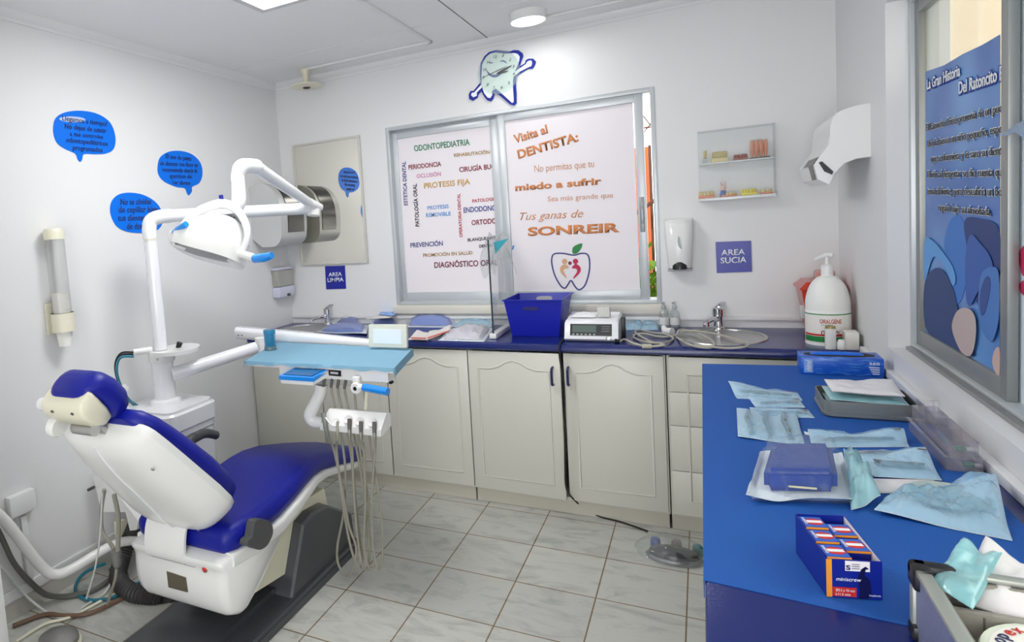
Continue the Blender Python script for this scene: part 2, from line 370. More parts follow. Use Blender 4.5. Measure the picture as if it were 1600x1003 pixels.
# ================================================================ THINGS ON THE WALLS
# speech bubbles
def bubble(px_pts, lines, label, ink=M_ink, gloss=None):
    o2 = spline([Vector((u, v, 0)) for u, v in px_pts], 5, True)
    g = G().slab([at(p.x, p.y, 0, .0005) for p in o2], (.0025, 0, 0)); o = g.ob('speech_bubble_sticker', M_bubble); tag(o, label, 'sticker')
    for t, a, b2, h in lines: letters_px(t, a, b2, (0, -h), 0, .0032, ink, o, .012)
    return o
s1 = bubble([(83, 205), (86, 186), (100, 176), (125, 173), (152, 178), (172, 192), (180, 215), (177, 233), (165, 240), (148, 241), (131, 241), (128, 249), (125, 253), (121, 249), (117, 240), (100, 232), (88, 222)],
       [('Llegamos a tiempo!', (97, 188), (167, 197), 8), ('No dejes de asistir', (101, 200.5), (166, 208), 8), ('a tus controles', (109, 212), (161, 217), 7), ('odontopediátricos', (103, 222), (168, 228), 8), ('programados', (113.5, 234), (160, 238), 8)],
       'blue speech bubble sticker highest on the left wall, ending in the word programados')
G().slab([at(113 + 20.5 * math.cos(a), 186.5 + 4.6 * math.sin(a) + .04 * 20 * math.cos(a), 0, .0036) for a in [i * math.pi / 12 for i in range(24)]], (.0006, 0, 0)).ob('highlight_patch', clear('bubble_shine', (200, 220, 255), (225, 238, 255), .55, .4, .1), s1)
bubble([(246, 262), (250, 246), (264, 237), (283, 236), (301, 242), (313, 255), (316, 272), (311, 286), (300, 292), (299.5, 299), (295, 305), (292, 302), (288, 294), (275, 292), (257, 284), (248, 274)],
       [('El uso de pasta', (259, 247), (299, 251), 7), ('de dientes con fluor se', (250, 258), (309, 261), 7), ('recomienda desde la', (253.5, 268), (308, 270), 7), ('aparicion del', (265, 278), (300, 279), 7), ('1er diente', (270, 288), (297, 289), 7)],
       'blue speech bubble sticker about toothpaste, middle one of the left wall')
bubble([(172, 332), (174, 315), (185, 304), (203, 301), (225, 305), (244, 317), (254, 335), (252, 352), (240, 362), (218, 364), (195, 361), (180, 351)],
       [('No te olvides', (188, 320), (236, 319), 10), ('de cepillar bien', (185, 332), (246, 331), 10), ('tus dientes antes', (184, 345), (249, 344), 10), ('de dormir', (198, 358), (236, 357), 10)],
       'blue sticker lowest on the left wall, partly behind the lamp post')

# paper cup dispenser on the left wall
ct, cb = at(88, 372, 0, .05), at(97, 515, 0, .05); cy = 1.80
def zc(v): return at(88 + (v - 372) * .063, v, 0, .05).z
t = thing('cup_dispenser', 'tall clear tube cup dispenser with ivory lid on the left wall', 'dispenser', (.05, cy, zc(545)))
yc = at(92, 440, 0, .05).y
G().lathe([(.040, zc(490)), (.040, zc(372)), (.037, zc(372)), (.037, zc(490))], (.05, yc, 0), n=28).ob('tube', clear('cup_tube', (252, 252, 252), (226, 226, 222), .1, .1, .4), t)
G().lathe([(.0, zc(357)), (.036, zc(357)), (.043, zc(362)), (.042, zc(374)), (.0, zc(374))], (.05, yc, 0), n=28).ob('lid', M_ivory, t)
G().box(.0, .012, yc - .05, yc + .045, zc(522), zc(472), .003).ob('wall_bracket', M_ivory, t)
G().lathe([(.048, zc(489)), (.049, zc(518)), (.044, zc(518)), (.043, zc(489)), (.048, zc(489))], (.05, yc, 0), n=28).ob('collar', M_ivory, t)
cup = None
for k in range(10):
    z0 = zc(541) + k * .0165
    if cup is None:
        cup = thing('paper_cup', 'white paper cup in the nested stack inside the wall tube', 'cup', (.05, yc, z0), 'paper cups nested in the wall dispenser')
        G().lathe([(.0, 0), (.026, 0), (.035, .078), (.0365, .078), (.0365, .081), (.034, .081), (.025, .003), (0, .003)], (.05, yc, z0), n=24).ob('cup_body', mat('cup_white', (240, 238, 232), .6), cup)
        for v in []: pass
    else:
        c = copy_tree(cup); c.location.z = z0

# light switch style junction box low on the left wall
jb = G().box(0, .035, at(8, 790, 0, 0).y, at(50, 790, 0, 0).y, at(30, 806, 0, .03).z, at(30, 772, 0, .03).z, .005)
tag(jb.ob('junction_box', M_trim), 'white plastic junction box low on the left wall', 'box')
jy = at(35, 820, 0, 0).y
tag(G().box(0.0, .016, jy - .012, jy + .014, .125, at(30, 812, 0, .03).z, .002).ob('cable_duct', M_trim), 'white cable duct below the junction box on the left wall', 'duct')

# paper roll dispenser on the left wall (mirrored in the mirror)
dy0, dy1, dz0, dz1 = 3.222, 3.508, 1.40, 1.80
t = thing('paper_dispenser', 'pale grey paper dispenser with smoked window on the left wall', 'dispenser', (.1, 3.36, dz0))
prof = [(0, dz1 - .03), (.05, dz1), (.11, dz1 - .015), (.16, dz1 - .06), (.19, dz1 - .13), (.2, dz1 - .21), (.195, dz0 + .08), (.18, dz0 + .03), (.14, dz0 + .0), (.06, dz0), (0, dz0 + .05)]
prof = [(a * 1.15, b2) for a, b2 in prof]
prof2 = [(p.x, p.y) for p in spline([Vector((a, b2, 0)) for a, b2 in prof[1:10]], 4)]
G().prism([prof[0]] + prof2 + [prof[-1]], 1, dy0, dy1).ob('casing', M_grey, t, ang=50)
def band(i0, i1, off): return [(prof[i][0], prof[i][1]) for i in range(i0, i1)]
pts = prof2[4:21]
o2 = [(a + .004, b2 + .003) for a, b2 in pts]
G().prism(o2 + [(a - .002, b2) for a, b2 in pts[::-1]], 1, dy0 + .07, dy1 - .035).ob('smoked_window', mat('smoked_plastic', (28, 28, 30), .22), t, ang=50)
lettering('elina', (.228, 3.385, 1.575), (.228, 3.475, 1.575), (0, 0, .02), M_ink, t, .01)
G().tube([(.222, 3.37, 1.505), (.222, 3.45, 1.505), (.214, 3.47, 1.455), (.214, 3.35, 1.455), (.222, 3.37, 1.505)], .0013, 5, smooth=False).ob('button_outline', M_arm, t)

# small soap dispenser near the corner
t = thing('soap_dispenser', 'small translucent soap dispenser with lilac base near the back left corner', 'dispenser', (.03, 3.46, at(443, 462, 0, .03).z))
sy0, sy1 = at(430, 440, 0, .03).y, at(455, 440, 0, .03).y
zt, zm, zb = at(440, 417, 0, .03).z, at(443, 447, 0, .03).z, at(446, 463, 0, .03).z
lil = mat('lilac_plastic', (206, 208, 226), .3)
G().box(.0, .062, sy0, sy1, zb, zm, .012).ob('base', lil, t); G().box(.002, .058, sy0 + .002, sy1 - .002, zm, zt - .018, .012).ob('reservoir', clear('soap_tank', (235, 235, 230), (205, 203, 196), .5, .1, .5), t)
G().box(.0, .06, sy0, sy1, zt - .02, zt, .008).ob('lid', lil, t); G().box(.055, .075, (sy0 + sy1) / 2 - .012, (sy0 + sy1) / 2 + .012, zb + .005, zb + .022, .004).ob('lever', M_arm, t)

# mirror on the back wall
mc = [at(*p, 1, 3.585) for p in ((456, 227), (559, 211), (575, 410), (470, 415))]
x0, x1, z0, z1 = mc[0].x, mc[2].x, (mc[3].z + mc[2].z) / 2, (mc[0].z + mc[1].z) / 2
mi = thing('wall_mirror', 'rectangular mirror in a thin pale frame on the back wall near the corner', 'mirror', ((x0 + x1) / 2, 3.59, z0))
G().box(x0 + .008, x1 - .008, 3.589, 3.598, z0 + .008, z1 - .008).ob('glass', mat('mirror_silver', (228, 226, 216), .015, 1), mi)
frame(G(), x0, x1, z0, z1, 3.58, 3.5995, .014).ob('frame', mat('mirror_frame', (206, 204, 196), .4), mi)

# area signs
def sign(tl, tr, brr, bl, lines, label):
    o = G().slab([at(*p, 1, 3.599) for p in (tl, tr, brr, bl)], (0, -.003, 0)).ob('area_sign', M_sign); tag(o, label, 'sign')
    for t, a, b2, h in lines: letters_px(t, a, b2, h, 1, 3.5955, M_signw, o, .014)
sign((508, 416), (539, 415), (541, 451), (510, 452), [('AREA', (513.5, 432), (534.5, 431), (-.4, -6.2)), ('LIMPIA', (512, 440.5), (537, 439.5), (-.4, -6.4))], 'blue sign reading AREA LIMPIA under the mirror')
sign((1118, 378), (1173.5, 376), (1175, 424.5), (1120, 426.5), [('AREA', (1127, 399), (1164, 397.5), (0, -9)), ('SUCIA', (1126, 411.5), (1166.5, 410), (0, -9.5))], 'blue sign reading AREA SUCIA right of the soap dispenser')

# foam soap dispenser
t = thing('foam_soap_dispenser', 'white wall soap dispenser with black push lever beside the window', 'dispenser', at(1063, 422, 1, 3.59))
zt, zb = at(1061, 342, 1, 3.57).z, at(1063, 418, 1, 3.57).z; xl, xr = at(1039, 380, 1, 3.57).x, at(1084, 380, 1, 3.57).x; xc = (xl + xr) / 2; hw = (xr - xl) / 2
rings = []
for z, k, dp in ((zt, .92, .03), (zt - .006, .98, .06), (zt - .03, 1, .085), ((zt + zb) / 2, .93, .1), (zb + .03, .82, .095), (zb, .78, .085)):
    rings.append([(xc + hw * k * sx, 3.599 - dp * dy, z) for sx, dy in ((-1, 0), (-1, .6), (-.85, .88), (-.4, 1), (.4, 1), (.85, .88), (1, .6), (1, 0))])
G().loft(rings).ob('casing', M_white, t, ang=50)
G().lathe([(.0, 0), (.033, 0), (.032, .02), (.024, .036), (0, .042)], (xc, 3.52, zb - .004), n=24, sy=.75).ob('push_lever', M_black, t)
o2 = spline([Vector((p[0], p[1], 0)) for p in ((1059.5, 369), (1062, 372), (1065, 388), (1061.5, 387), (1059, 380))], 4, True)
G().slab([at(p.x, p.y, 1, 3.498) for p in o2], (0, -.002, 0)).ob('level_window', mat('smoke_grey', (110, 122, 122), .2), t)
G().box(xc - hw * .85, xc + hw * .85, 3.51, 3.599, zb - .012, zb - .003, .004).ob('drip_edge', mat('grey_edge', (160, 160, 164), .4), t)

# display box with little dental models
bx0, bx1, bz0, bz1 = at(1091, 260, 1, 3.53).x, at(1212, 250, 1, 3.53).x, at(1150, 309, 1, 3.53).z, at(1150, 199, 1, 3.53).z
t = thing('display_case', 'clear acrylic wall case with one shelf of dental models', 'display case', ((bx0 + bx1) / 2, 3.56, bz0))
g = G().box(bx0, bx0 + .004, 3.52, 3.598, bz0, bz1).box(bx1 - .004, bx1, 3.52, 3.598, bz0, bz1).box(bx0 + .004, bx1 - .004, 3.52, 3.598, bz1 - .004, bz1).box(bx0 + .004, bx1 - .004, 3.52, 3.524, bz0 + .008, bz1 - .004)
g.ob('acrylic_shell', M_acryl, t)
shm = mat('frosted_shelf', (222, 224, 226), .2)
G().box(bx0, bx1, 3.52, 3.598, bz0 - .006, bz0 + .008, .002).ob('base_shelf', shm, t)
zsh = (at(1100, 255, 1, 3.53).z + at(1200, 242, 1, 3.53).z) / 2 - .006
G().box(bx0 + .004, bx1 - .004, 3.525, 3.598, zsh - .006, zsh, .001).ob('middle_shelf', shm, t)
pk = mat('denture_pink', (226, 140, 100), .4); yel = mat('model_yellow', (232, 214, 70), .45); wax = mat('model_wax', (222, 206, 150), .5); rbm = mat('dark_terracotta', (150, 70, 50), .5)
def X(u, v): return at(u, v, 1, 3.55).x
def smalls(name, xa, xb, z, h, m, label, kind='block'):
    t = thing(name, label, 'dental model', ((xa + xb) / 2, 3.56, z)); xm = (xa + xb) / 2; r = (xb - xa) / 2
    G().box(xa, xb, 3.535, 3.585, z, z + h * .4, .004).ob('base', m if kind != 'teeth' else pk, t)
    if kind == 'glass': G().box(xa + .004, xb - .004, 3.538, 3.582, z + h * .4, z + h, .004).ob('crystal', clear('model_crystal', (240, 232, 200), (230, 210, 140), .35, .1, .6), t)
    else:
        g = G()
        for k in range(6):
            a = math.pi * (k + .5) / 6; c = (xm - r * .8 * math.cos(a), 3.578 - .04 * math.sin(a), z + h * .4)
            g.lathe([(.0, -.002), (r * .2, 0), (r * .18, h * .4), (.0, h * .6)], c, n=8)
        g.ob('teeth', wax if kind == 'teeth' else m, t)
z2, z1_ = zsh, bz0 + .008
smalls('tooth_model', X(1098, 250), X(1106, 250), z2, .062, M_acryl, 'small clear tooth figure at the left end of the upper shelf', 'glass')
smalls('tooth_model', X(1111, 245), X(1138, 245), z2, .05, wax, 'yellowish crystal jaw model on the upper shelf', 'glass')
smalls('tooth_model', X(1146, 245), X(1169, 245), z2, .03, rbm, 'low terracotta pink tooth block on the upper shelf')
smalls('tooth_model', X(1091, 300), X(1117, 300), z1_, .035, wax, 'cream dental cast at the left end of the lower shelf', 'teeth')
smalls('tooth_model', X(1126, 300), X(1152, 300), z1_, .024, pk, 'low pink denture model in the middle of the lower shelf', 'teeth')
smalls('tooth_model', X(1158, 300), X(1183, 300), z1_, .032, yel, 'bright yellow dental cast on the lower shelf')
smalls('tooth_model', X(1188, 300), X(1208, 300), z1_, .024, pk, 'small orange topped cast at the right end of the lower shelf', 'teeth')
t = thing('implant_model', 'upright terracotta implant model on a black base on the upper shelf', 'dental model', (X(1185, 240), 3.56, z2))
xa, xb = X(1171, 245), X(1203, 242)
G().box(xa, xb, 3.535, 3.585, z2, z2 + .006, .001).ob('base', M_black, t)
g = G()
for k in range(4): g.lathe([(.004, .006), (.008, .03), (.009, .06), (.006, .085), (0, .088)], (xa + .012 + k * .018, 3.56, z2), n=8)
g.ob('teeth', pk, t)
G().box(xa + .002, xb - .03, 3.537, 3.583, z2 + .03, z2 + .088, .003).ob('acrylic_block', M_acryl, t)
t = thing('rabbit_figurine', 'tiny rabbit figurine in a blue coat on the lower shelf', 'figurine', (X(1130, 295), 3.555, z1_ + .0))
rx = X(1130, 295)
G().lathe([(0, 0), (.014, .0), (.015, .012), (.011, .03), (0, .034)], (rx, 3.553, z1_), n=14).ob('coat', mat('coat_blue', (90, 110, 180), .6), t)
G().lathe([(0, .03), (.01, .034), (.011, .044), (.006, .053), (0, .054)], (rx, 3.553, z1_), n=14).tube([(rx - .005, 3.553, z1_ + .05), (rx - .009, 3.553, z1_ + .075)], [.004, .002]).tube([(rx + .005, 3.553, z1_ + .05), (rx + .01, 3.553, z1_ + .075)], [.004, .002]).ob('head', mat('rabbit_pink', (226, 190, 176), .7), t)

# tooth clock
YC = 3.585
def zk(pts): return [(720 + a / 9.554, 65 + b2 / 9.554) for a, b2 in pts]
t = thing('tooth_clock', 'smiling tooth shaped wall clock with blue outline above the window', 'clock', at(787, 170, 1, 3.59))
outer = zk([(640, 145), (740, 150), (800, 130), (870, 133), (925, 175), (935, 220), (905, 300), (880, 375), (960, 330), (975, 280), (1020, 258), (1085, 258), (1125, 300), (1110, 350), (1075, 405), (1010, 405), (890, 475), (830, 530), (825, 640), (835, 780), (835, 920), (800, 955), (740, 940), (600, 820), (510, 760), (490, 850), (455, 895), (400, 880), (350, 820), (310, 740), (265, 790), (255, 835), (180, 885), (130, 860), (125, 790), (150, 740), (195, 738), (300, 610), (292, 480), (300, 330), (360, 220), (430, 160), (520, 135), (580, 132)])
inner = zk([(640, 180), (720, 180), (800, 170), (850, 185), (880, 225), (872, 290), (850, 350), (808, 450), (880, 400), (975, 335), (985, 310), (1005, 290), (1050, 280), (1065, 310), (1055, 365), (1005, 385), (880, 450), (790, 520), (778, 580), (780, 700), (790, 850), (790, 905), (765, 915), (640, 800), (520, 700), (465, 740), (470, 800), (440, 845), (400, 835), (350, 770), (320, 680), (240, 760), (240, 810), (185, 832), (155, 800), (165, 765), (200, 760), (310, 640), (312, 480), (320, 340), (380, 230), (440, 180), (520, 165), (590, 172)])
G().slab([at(*p, 1, 3.597) for p in outer], (0, -.008, 0)).ob('body', mat('clock_blue', (30, 46, 150), .5, spec=.2), t)
G().slab([at(*p, 1, 3.5888) for p in inner], (0, -.002, 0)).ob('tooth_face', mat('clock_white', (236, 238, 240), .4), t)
cc = at(*zk([(565, 460)])[0], 1, 3.584); rr = (at(*zk([(880, 520)])[0], 1, 3.584).x - at(*zk([(250, 500)])[0], 1, 3.584).x) / 2
G().lathe([(0, 0), (rr, 0), (rr, .003), (0, .003)], (cc.x, 3.5835, cc.z), axis=(0, -1, 0), n=48).ob('glass_disc', clear('clock_glass', (250, 254, 252), (214, 228, 220), .14, .35, .05), t)
ck = M_black
for n, p in (('12', (490, 250)), ('1', (615, 235)), ('2', (720, 290)), ('3', (770, 395)), ('4', (775, 505)), ('5', (705, 635)), ('6', (595, 705)), ('7', (480, 710)), ('8', (385, 665)), ('9', (325, 560)), ('10', (335, 440)), ('11', (392, 330))):
    a = zk([p])[0]; letters_px(n, a, (a[0] + (5 if len(n) > 1 else 3.2), a[1] - .6), (0, -4.6), 1, 3.58, ck, t, 0, .2)
def stroke(pts, w0, m, name, y):
    P = spline([Vector((a, b2, 0)) for a, b2 in zk(pts)], 5); N = len(P); Lp, Rp = [], []
    for i, q in enumerate(P):
        d = (P[min(i + 1, N - 1)] - P[max(i - 1, 0)]).normalized(); k = w0 * math.sin(math.pi * (i + .6) / (N + .2)) / 9.554; nn = Vector((-d.y, d.x, 0)) * k
        Lp.append(q + nn); Rp.append(q - nn)
    G().slab([at(q.x, q.y, 1, y) for q in Lp + Rp[::-1]], (0, -.0008, 0)).ob(name, m, t)
ckb = MATS['clock_blue']
stroke([(385, 425), (430, 490), (500, 515), (570, 495), (610, 460)], 20, ckb, 'smile', 3.5866)
stroke([(405, 300), (440, 318), (490, 312)], 8, ckb, 'eye', 3.5866); stroke([(585, 295), (640, 290), (690, 325)], 11, ckb, 'eye', 3.5866)
def hand(a, b2, w0, name): stroke([a, ((a[0] + b2[0]) / 2, (a[1] + b2[1]) / 2), b2], w0, M_arm, name, 3.579)
hand((535, 480), (705, 440), 14, 'hour_hand'); hand((530, 480), (765, 355), 14, 'minute_hand'); hand((340, 530), (700, 360), 5, 'second_hand')

# towel dispenser on the right wall
Y0 = 2.955
pz = [(1000 + a / 3.995, 150 + b2 / 3.995) for a, b2 in ((1440, 45), (1370, 55), (1300, 75), (1240, 100), (1208, 130), (1190, 180), (1186, 240), (1175, 310), (1120, 378), (1085, 430), (1110, 520), (1180, 552), (1215, 480), (1275, 420), (1350, 390), (1440, 378))]
P = [at(*p, 1, Y0) for p in pz]; k = (XR - P[0].x); P = [(min(p.x, XR) if i not in (0, len(P) - 1) else XR, p.z) for i, p in enumerate(P)]
P = [(p.x, p.y) for p in spline([Vector((a, b2, 0)) for a, b2 in P[:8]], 4)] + P[8:]
i0 = len(P) - 8
t = thing('towel_dispenser', 'large white curved paper towel dispenser on the right wall', 'dispenser', (XR, 3.1, min(p[1] for p in P)))
G().prism(P, 1, Y0, Y0 + .42).ob('casing', M_white, t, ang=40)
def strip(i, j, ya, yb2, m, name):
    a, b2 = Vector((P[i][0], 0, P[i][1])), Vector((P[j][0], 0, P[j][1])); d = (b2 - a).normalized(); n = Vector((-abs(d.z) - .2, 0, -.3)).normalized() * .003
    g = G().loft([[a + Vector((0, ya, 0)), b2 + Vector((0, ya, 0)), b2 + n + Vector((0, ya, 0)), a + n + Vector((0, ya, 0))], [a + Vector((0, yb2, 0)), b2 + Vector((0, yb2, 0)), b2 + n + Vector((0, yb2, 0)), a + n + Vector((0, yb2, 0))]]); g.ob(name, m, t)
strip(i0, i0 + 1, Y0 + .01, Y0 + .26, MATS['smoked_plastic'], 'dark_slot'); strip(i0 + 1, i0 + 2, Y0 + .03, Y0 + .12, MATS['smoked_plastic'], 'sensor_window')
a = at(1285, 265, 1, Y0)
G().prism([(p.x, p.z) for p in px([(1279, 254), (1284, 252), (1302, 268), (1300, 273), (1288, 268)], 1, Y0)], 1, Y0 - .003, Y0).ob('side_slot', MATS['smoked_plastic'], t)

# ---------------------------------------------------------------- ceiling fittings
c = at(410, 20, 2, ZC - .012); px0, py1 = c.x, c.y
t = thing('ceiling_panel_light', 'square white panel light on the ceiling at the top edge of the photo', 'ceiling light', (px0 + .3, py1 - .3, ZC - .014))
g = G(); g.box(px0, px0 + .03, py1 - .6, py1, ZC - .014, ZC).box(px0 + .57, px0 + .6, py1 - .6, py1, ZC - .014, ZC).box(px0 + .03, px0 + .57, py1 - .03, py1, ZC - .014, ZC).box(px0 + .03, px0 + .57, py1 - .6, py1 - .57, ZC - .014, ZC); g.ob('frame', M_ledframe, t)
G().box(px0 + .03, px0 + .57, py1 - .57, py1 - .03, ZC - .009, ZC - .001).ob('diffuser', M_led, t)
lamp('panel_glow', 'AREA', (px0 + .3, py1 - .3, ZC - .03), (0, 0, 0), 13, .54)
c = at(825, 33, 2, ZC - .04); r = .088
t = thing('round_ceiling_light', 'round white surface mounted light on the ceiling above the tooth clock', 'ceiling light', (c.x, c.y, ZC - .04))
G().lathe([(0, ZC), (r * 1.03, ZC), (r, ZC - .04), (r * .93, ZC - .042), (r * .93, ZC - .03), (0, ZC - .03)], (c.x, c.y, 0), n=40).ob('housing', M_white, t)
G().lathe([(0, ZC - .0301), (r * .92, ZC - .0301), (r * .92, ZC - .038), (0, ZC - .0385)], (c.x, c.y, 0), n=40).ob('diffuser', M_led, t)
lamp('round_glow', 'AREA', (c.x, c.y, ZC - .05), (0, 0, 0), 1.6, .16)
c = at(477, 109, 2, ZC - .0)
t = thing('ceiling_lamp_holder', 'ivory ceiling fitting with a wide flat dish near the back left corner', 'ceiling fitting', (c.x, c.y, ZC - .1))
G().lathe([(0, ZC), (.032, ZC), (.03, ZC - .008), (.02, ZC - .03), (.017, ZC - .07), (.02, ZC - .085), (0, ZC - .085)], (c.x, c.y, 0), n=24).ob('stem', M_ivory, t)
G().lathe([(.016, ZC - .082), (.05, ZC - .087), (.1, ZC - .097), (.102, ZC - .104), (.06, ZC - .108), (.0, ZC - .109)], (c.x, c.y, 0), n=36).ob('dish', M_ivory, t)
G().lathe([(0, ZC - .108), (.024, ZC - .108), (.022, ZC - .113), (0, ZC - .114)], (c.x, c.y, 0), n=18).ob('socket', mat('socket_brown', (60, 40, 30), .6), t)
# ================================================================ POSTERS ON THE WINDOWS
def zp(p): return (600 + p[0] / 2.867, 130 + p[1] / 2.867)
def ink(n, rgb): return MATS['ink_' + n] if not rgb else mat('ink_' + n, rgb, .6)
YP = 3.658
o = G().slab([at(*p, 1, YP + .002) for p in ((620, 212), (800, 175), (806, 463.5), (637, 465.5))], (0, -.001, 0)).ob('window_poster', M_paper)
tag(o, 'white poster of coloured dental words on the left pane of the back window', 'poster')
for t, a, b2, h, c in [
    ('ODONTOPEDIATRIA', (136, 305), (385, 276), (-3, -27), ink('green', (60, 140, 104))), ('REHABILITACIÓN ORAL', (315, 330), (537, 309), (-2, -15), ink('ochre', (178, 142, 72))),
    ('PERIODONCIA', (111, 387), (257, 371), (-2, -21), ink('wine', (140, 24, 44))), ('CIRUGÍA BUCAL', (338, 398), (532, 379), (-2, -22), ink('wine', 0)),
    ('OCLUSIÓN', (147, 425), (255, 415), (-1, -18), ink('pink', (214, 140, 180))), ('PROTESIS FIJA', (180, 472), (386, 452), (-1, -25), ink('gold', (216, 172, 92))),
    ('ESTETICA DENTAL', (106, 547), (97, 350), (-17, 0), ink('navy', (60, 70, 140))), ('PATOLOGÍA ORAL', (159, 642), (146, 450), (-18, 0), ink('dark', (34, 34, 44))),
    ('PROTESIS', (195, 567), (290, 559), (-1, -17), ink('sky', (100, 160, 222))), ('REMOVIBLE', (189, 600), (299, 592), (-1, -18), ink('sky', 0)),
    ('OPERATORIA DENTAL', (352, 690), (341, 494), (-14, 0), ink('rose', (190, 52, 62))), ('PATOLOGIA ATM', (396, 535), (552, 520), (-1, -15), ink('rose', 0)),
    ('ENDODONCIA', (357, 580), (525, 567), (-1, -24), ink('navy', 0)), ('ORTODONCIA', (393, 636), (568, 621), (-1, -23), ink('wine', 0)),
    ('BLANQUEAMIENTO', (376, 709), (545, 693), (-1, -14), ink('dark', 0)), ('DENTAL', (427, 737), (490, 731), (-1, -14), ink('dark', 0)),
    ('PREVENCIÓN', (119, 736), (264, 727), (-1, -21), ink('navy', 0)), ('PROMOCIÓN EN SALUD', (176, 778), (397, 766), (-1, -15), ink('ochre', 0)), ('DIAGNÓSTICO ORAL', (226, 827), (512, 815), (-1, -26), ink('maroon', (120, 24, 60)))]:
    letters_px(t, zp(a), zp(b2), (h[0] / 2.867, h[1] / 2.867), 1, YP, c, o, .018)
YQ = 3.624
o = G().slab([at(*p, 1, YQ + .002) for p in ((787, 190), (988.5, 159), (1000.5, 461.5), (800, 463.5))], (0, -.001, 0)).ob('window_poster', M_paper)
tag(o, 'white poster with copper words and a tooth apple emblem on the right pane', 'poster')
cop = ink('copper', (214, 138, 84)); cop2 = ink('copper_thin', (208, 152, 120))
for t, a, b2, h, c, bo, sh in [('Visita al', (586, 270), (735, 222), (-8, -38), cop, .03, 0), ('DENTISTA:', (603, 338), (873, 258), (-8, -38), cop, .035, 0), ('No permitas que tu', (674, 398), (941, 375), (-1, -32), cop2, 0, 0),
                           ('miedo a sufrir', (588, 482), (975, 452), (-1, -30), cop, .035, 0), ('Sea más grande que', (734, 530), (1026, 512), (-1, -24), cop2, 0, 0), ('Tus ganas de', (610, 614), (893, 600), (-1, -36), cop, -.005, .35), ('SONREIR', (645, 683), (1057, 665), (-1, -38), cop, .04, 0)]:
    letters_px(t, zp(a), zp(b2), (h[0] / 2.867, h[1] / 2.867), 1, YQ, c, o, bo, sh)
P = [at(*zp(p), 1, YQ) for p in ((765, 764), (800, 762), (850, 770), (885, 762), (912, 768), (921, 800), (918, 850), (900, 905), (875, 925), (857, 912), (838, 884), (824, 902), (810, 918), (790, 905), (765, 860), (752, 810), (753, 778))]
g = G().tube(P, .0042, 6, closed=True, sub=5)
for v in g.b.verts: v.co.y = YQ + (v.co.y - YQ) * .15
g.ob('emblem_outline', ink('emblem_navy', (64, 74, 128)), o)
def flat(pts, m, name, par, y, sub=4):
    G().slab([at(p.x, p.y, 1, y) for p in spline([Vector(zp(q) + (0,)) for q in pts], sub, True)], (0, -.0006, 0)).ob(name, m, par)
flat([(843, 748), (852, 730), (886, 717), (884, 738), (868, 760), (848, 764)], M_green, 'emblem_leaf', o, YQ - .0006)
def disc(cx, cy_, r, m): flat([(cx + r * math.cos(i * .785), cy_ + r * math.sin(i * .785)) for i in range(8)], m, 'emblem_head', o, YQ - .0006)
tan = ink('tan', (216, 170, 128)); crim = ink('crimson', (190, 40, 84)); disc(809, 798, 12, tan); disc(833, 806, 8, ink('plum', (130, 30, 70))); disc(858, 798, 12, crim)
flat([(805, 812), (790, 825), (792, 848), (815, 872), (818, 868), (806, 845), (808, 832), (828, 828), (820, 815)], tan, 'emblem_body', o, YQ - .0006)
flat([(862, 810), (880, 825), (878, 848), (852, 874), (848, 870), (864, 846), (862, 832), (842, 828), (850, 815)], crim, 'emblem_body', o, YQ - .0006)

# poster on the right window (left sash) and white sheet on the near sash
PXx = RX + .0095
P = px([(1446, 112), (1475, 102), (1505, 84), (1535, 70), (1562, 54), (1562, 588), (1545, 580), (1520, 560), (1500, 548), (1480, 545), (1460, 528), (1446, 520)], 0, PXx)
m = bpy.data.materials.new('poster_blue'); m.use_nodes = True; nt = m.node_tree; b = nt.nodes['Principled BSDF']; b.inputs['Roughness'].default_value = .3
tc = nt.nodes.new('ShaderNodeTexCoord'); nz = nt.nodes.new('ShaderNodeTexNoise'); nz.inputs['Scale'].default_value = 3.2; nz.inputs['Detail'].default_value = 1
cr = nt.nodes.new('ShaderNodeValToRGB'); cr.color_ramp.elements[0].color = lin((38, 100, 180)) + (1,); cr.color_ramp.elements[0].position = .35; cr.color_ramp.elements[1].color = lin((108, 164, 222)) + (1,); cr.color_ramp.elements[1].position = .72
nt.links.new(tc.outputs['Object'], nz.inputs[0]); nt.links.new(nz.outputs['Fac'], cr.inputs[0]); nt.links.new(cr.outputs[0], b.inputs['Base Color'])
o = G().slab(P, (.001, 0, 0)).ob('window_poster', m); tag(o, 'blue story poster with lines of outlined text on the right window', 'poster')
pw = ink('poster_white', (236, 238, 240)); pd = ink('poster_dark', (40, 44, 52)); pb = ink('poster_shadow_blue', (34, 66, 170))
def zr(p): return (1380 + p[0] / 3.859, 80 + p[1] / 3.859)
def ptext(t, a, b2, h, c, bo, off=0): letters_px(t, zr(a), zr(b2), (0, -h / 3.859), 0, PXx - .0006 - off, c, o, bo)
ptext('La Gran Historia', (266, 236), (466, 150), 66, pb, .09); ptext('La Gran Historia', (266, 232), (466, 146), 64, pw, .02, .0014)
ptext('Del Ratoncito P', (458, 262), (728, 172), 78, pb, .09); ptext('Del Ratoncito P', (458, 258), (728, 168), 76, pw, .02, .0014)
for t, a, b2 in [('El Ratoncito Peréz provenia de un pue', (262, 480), (716, 365)), ('Un dia busco un niño pequeño, espe', (270, 578), (716, 490)), ('que se durmiera y le saco su dient', (290, 668), (716, 622)), ('El niño al despertar se dio cuenta qu', (268, 762), (714, 752)), ('tenia el diente, pero descubrio un bo', (268, 862), (716, 872)), ('regalo bajo su almohada.', (336, 960), (655, 992))]:
    ptext(t, a, b2, 44, pw, .055); ptext(t, a, b2, 44, pd, .0, .0014)
def zq(p): return (1350 + p[0] / 2.864, 300 + p[1] / 2.864)
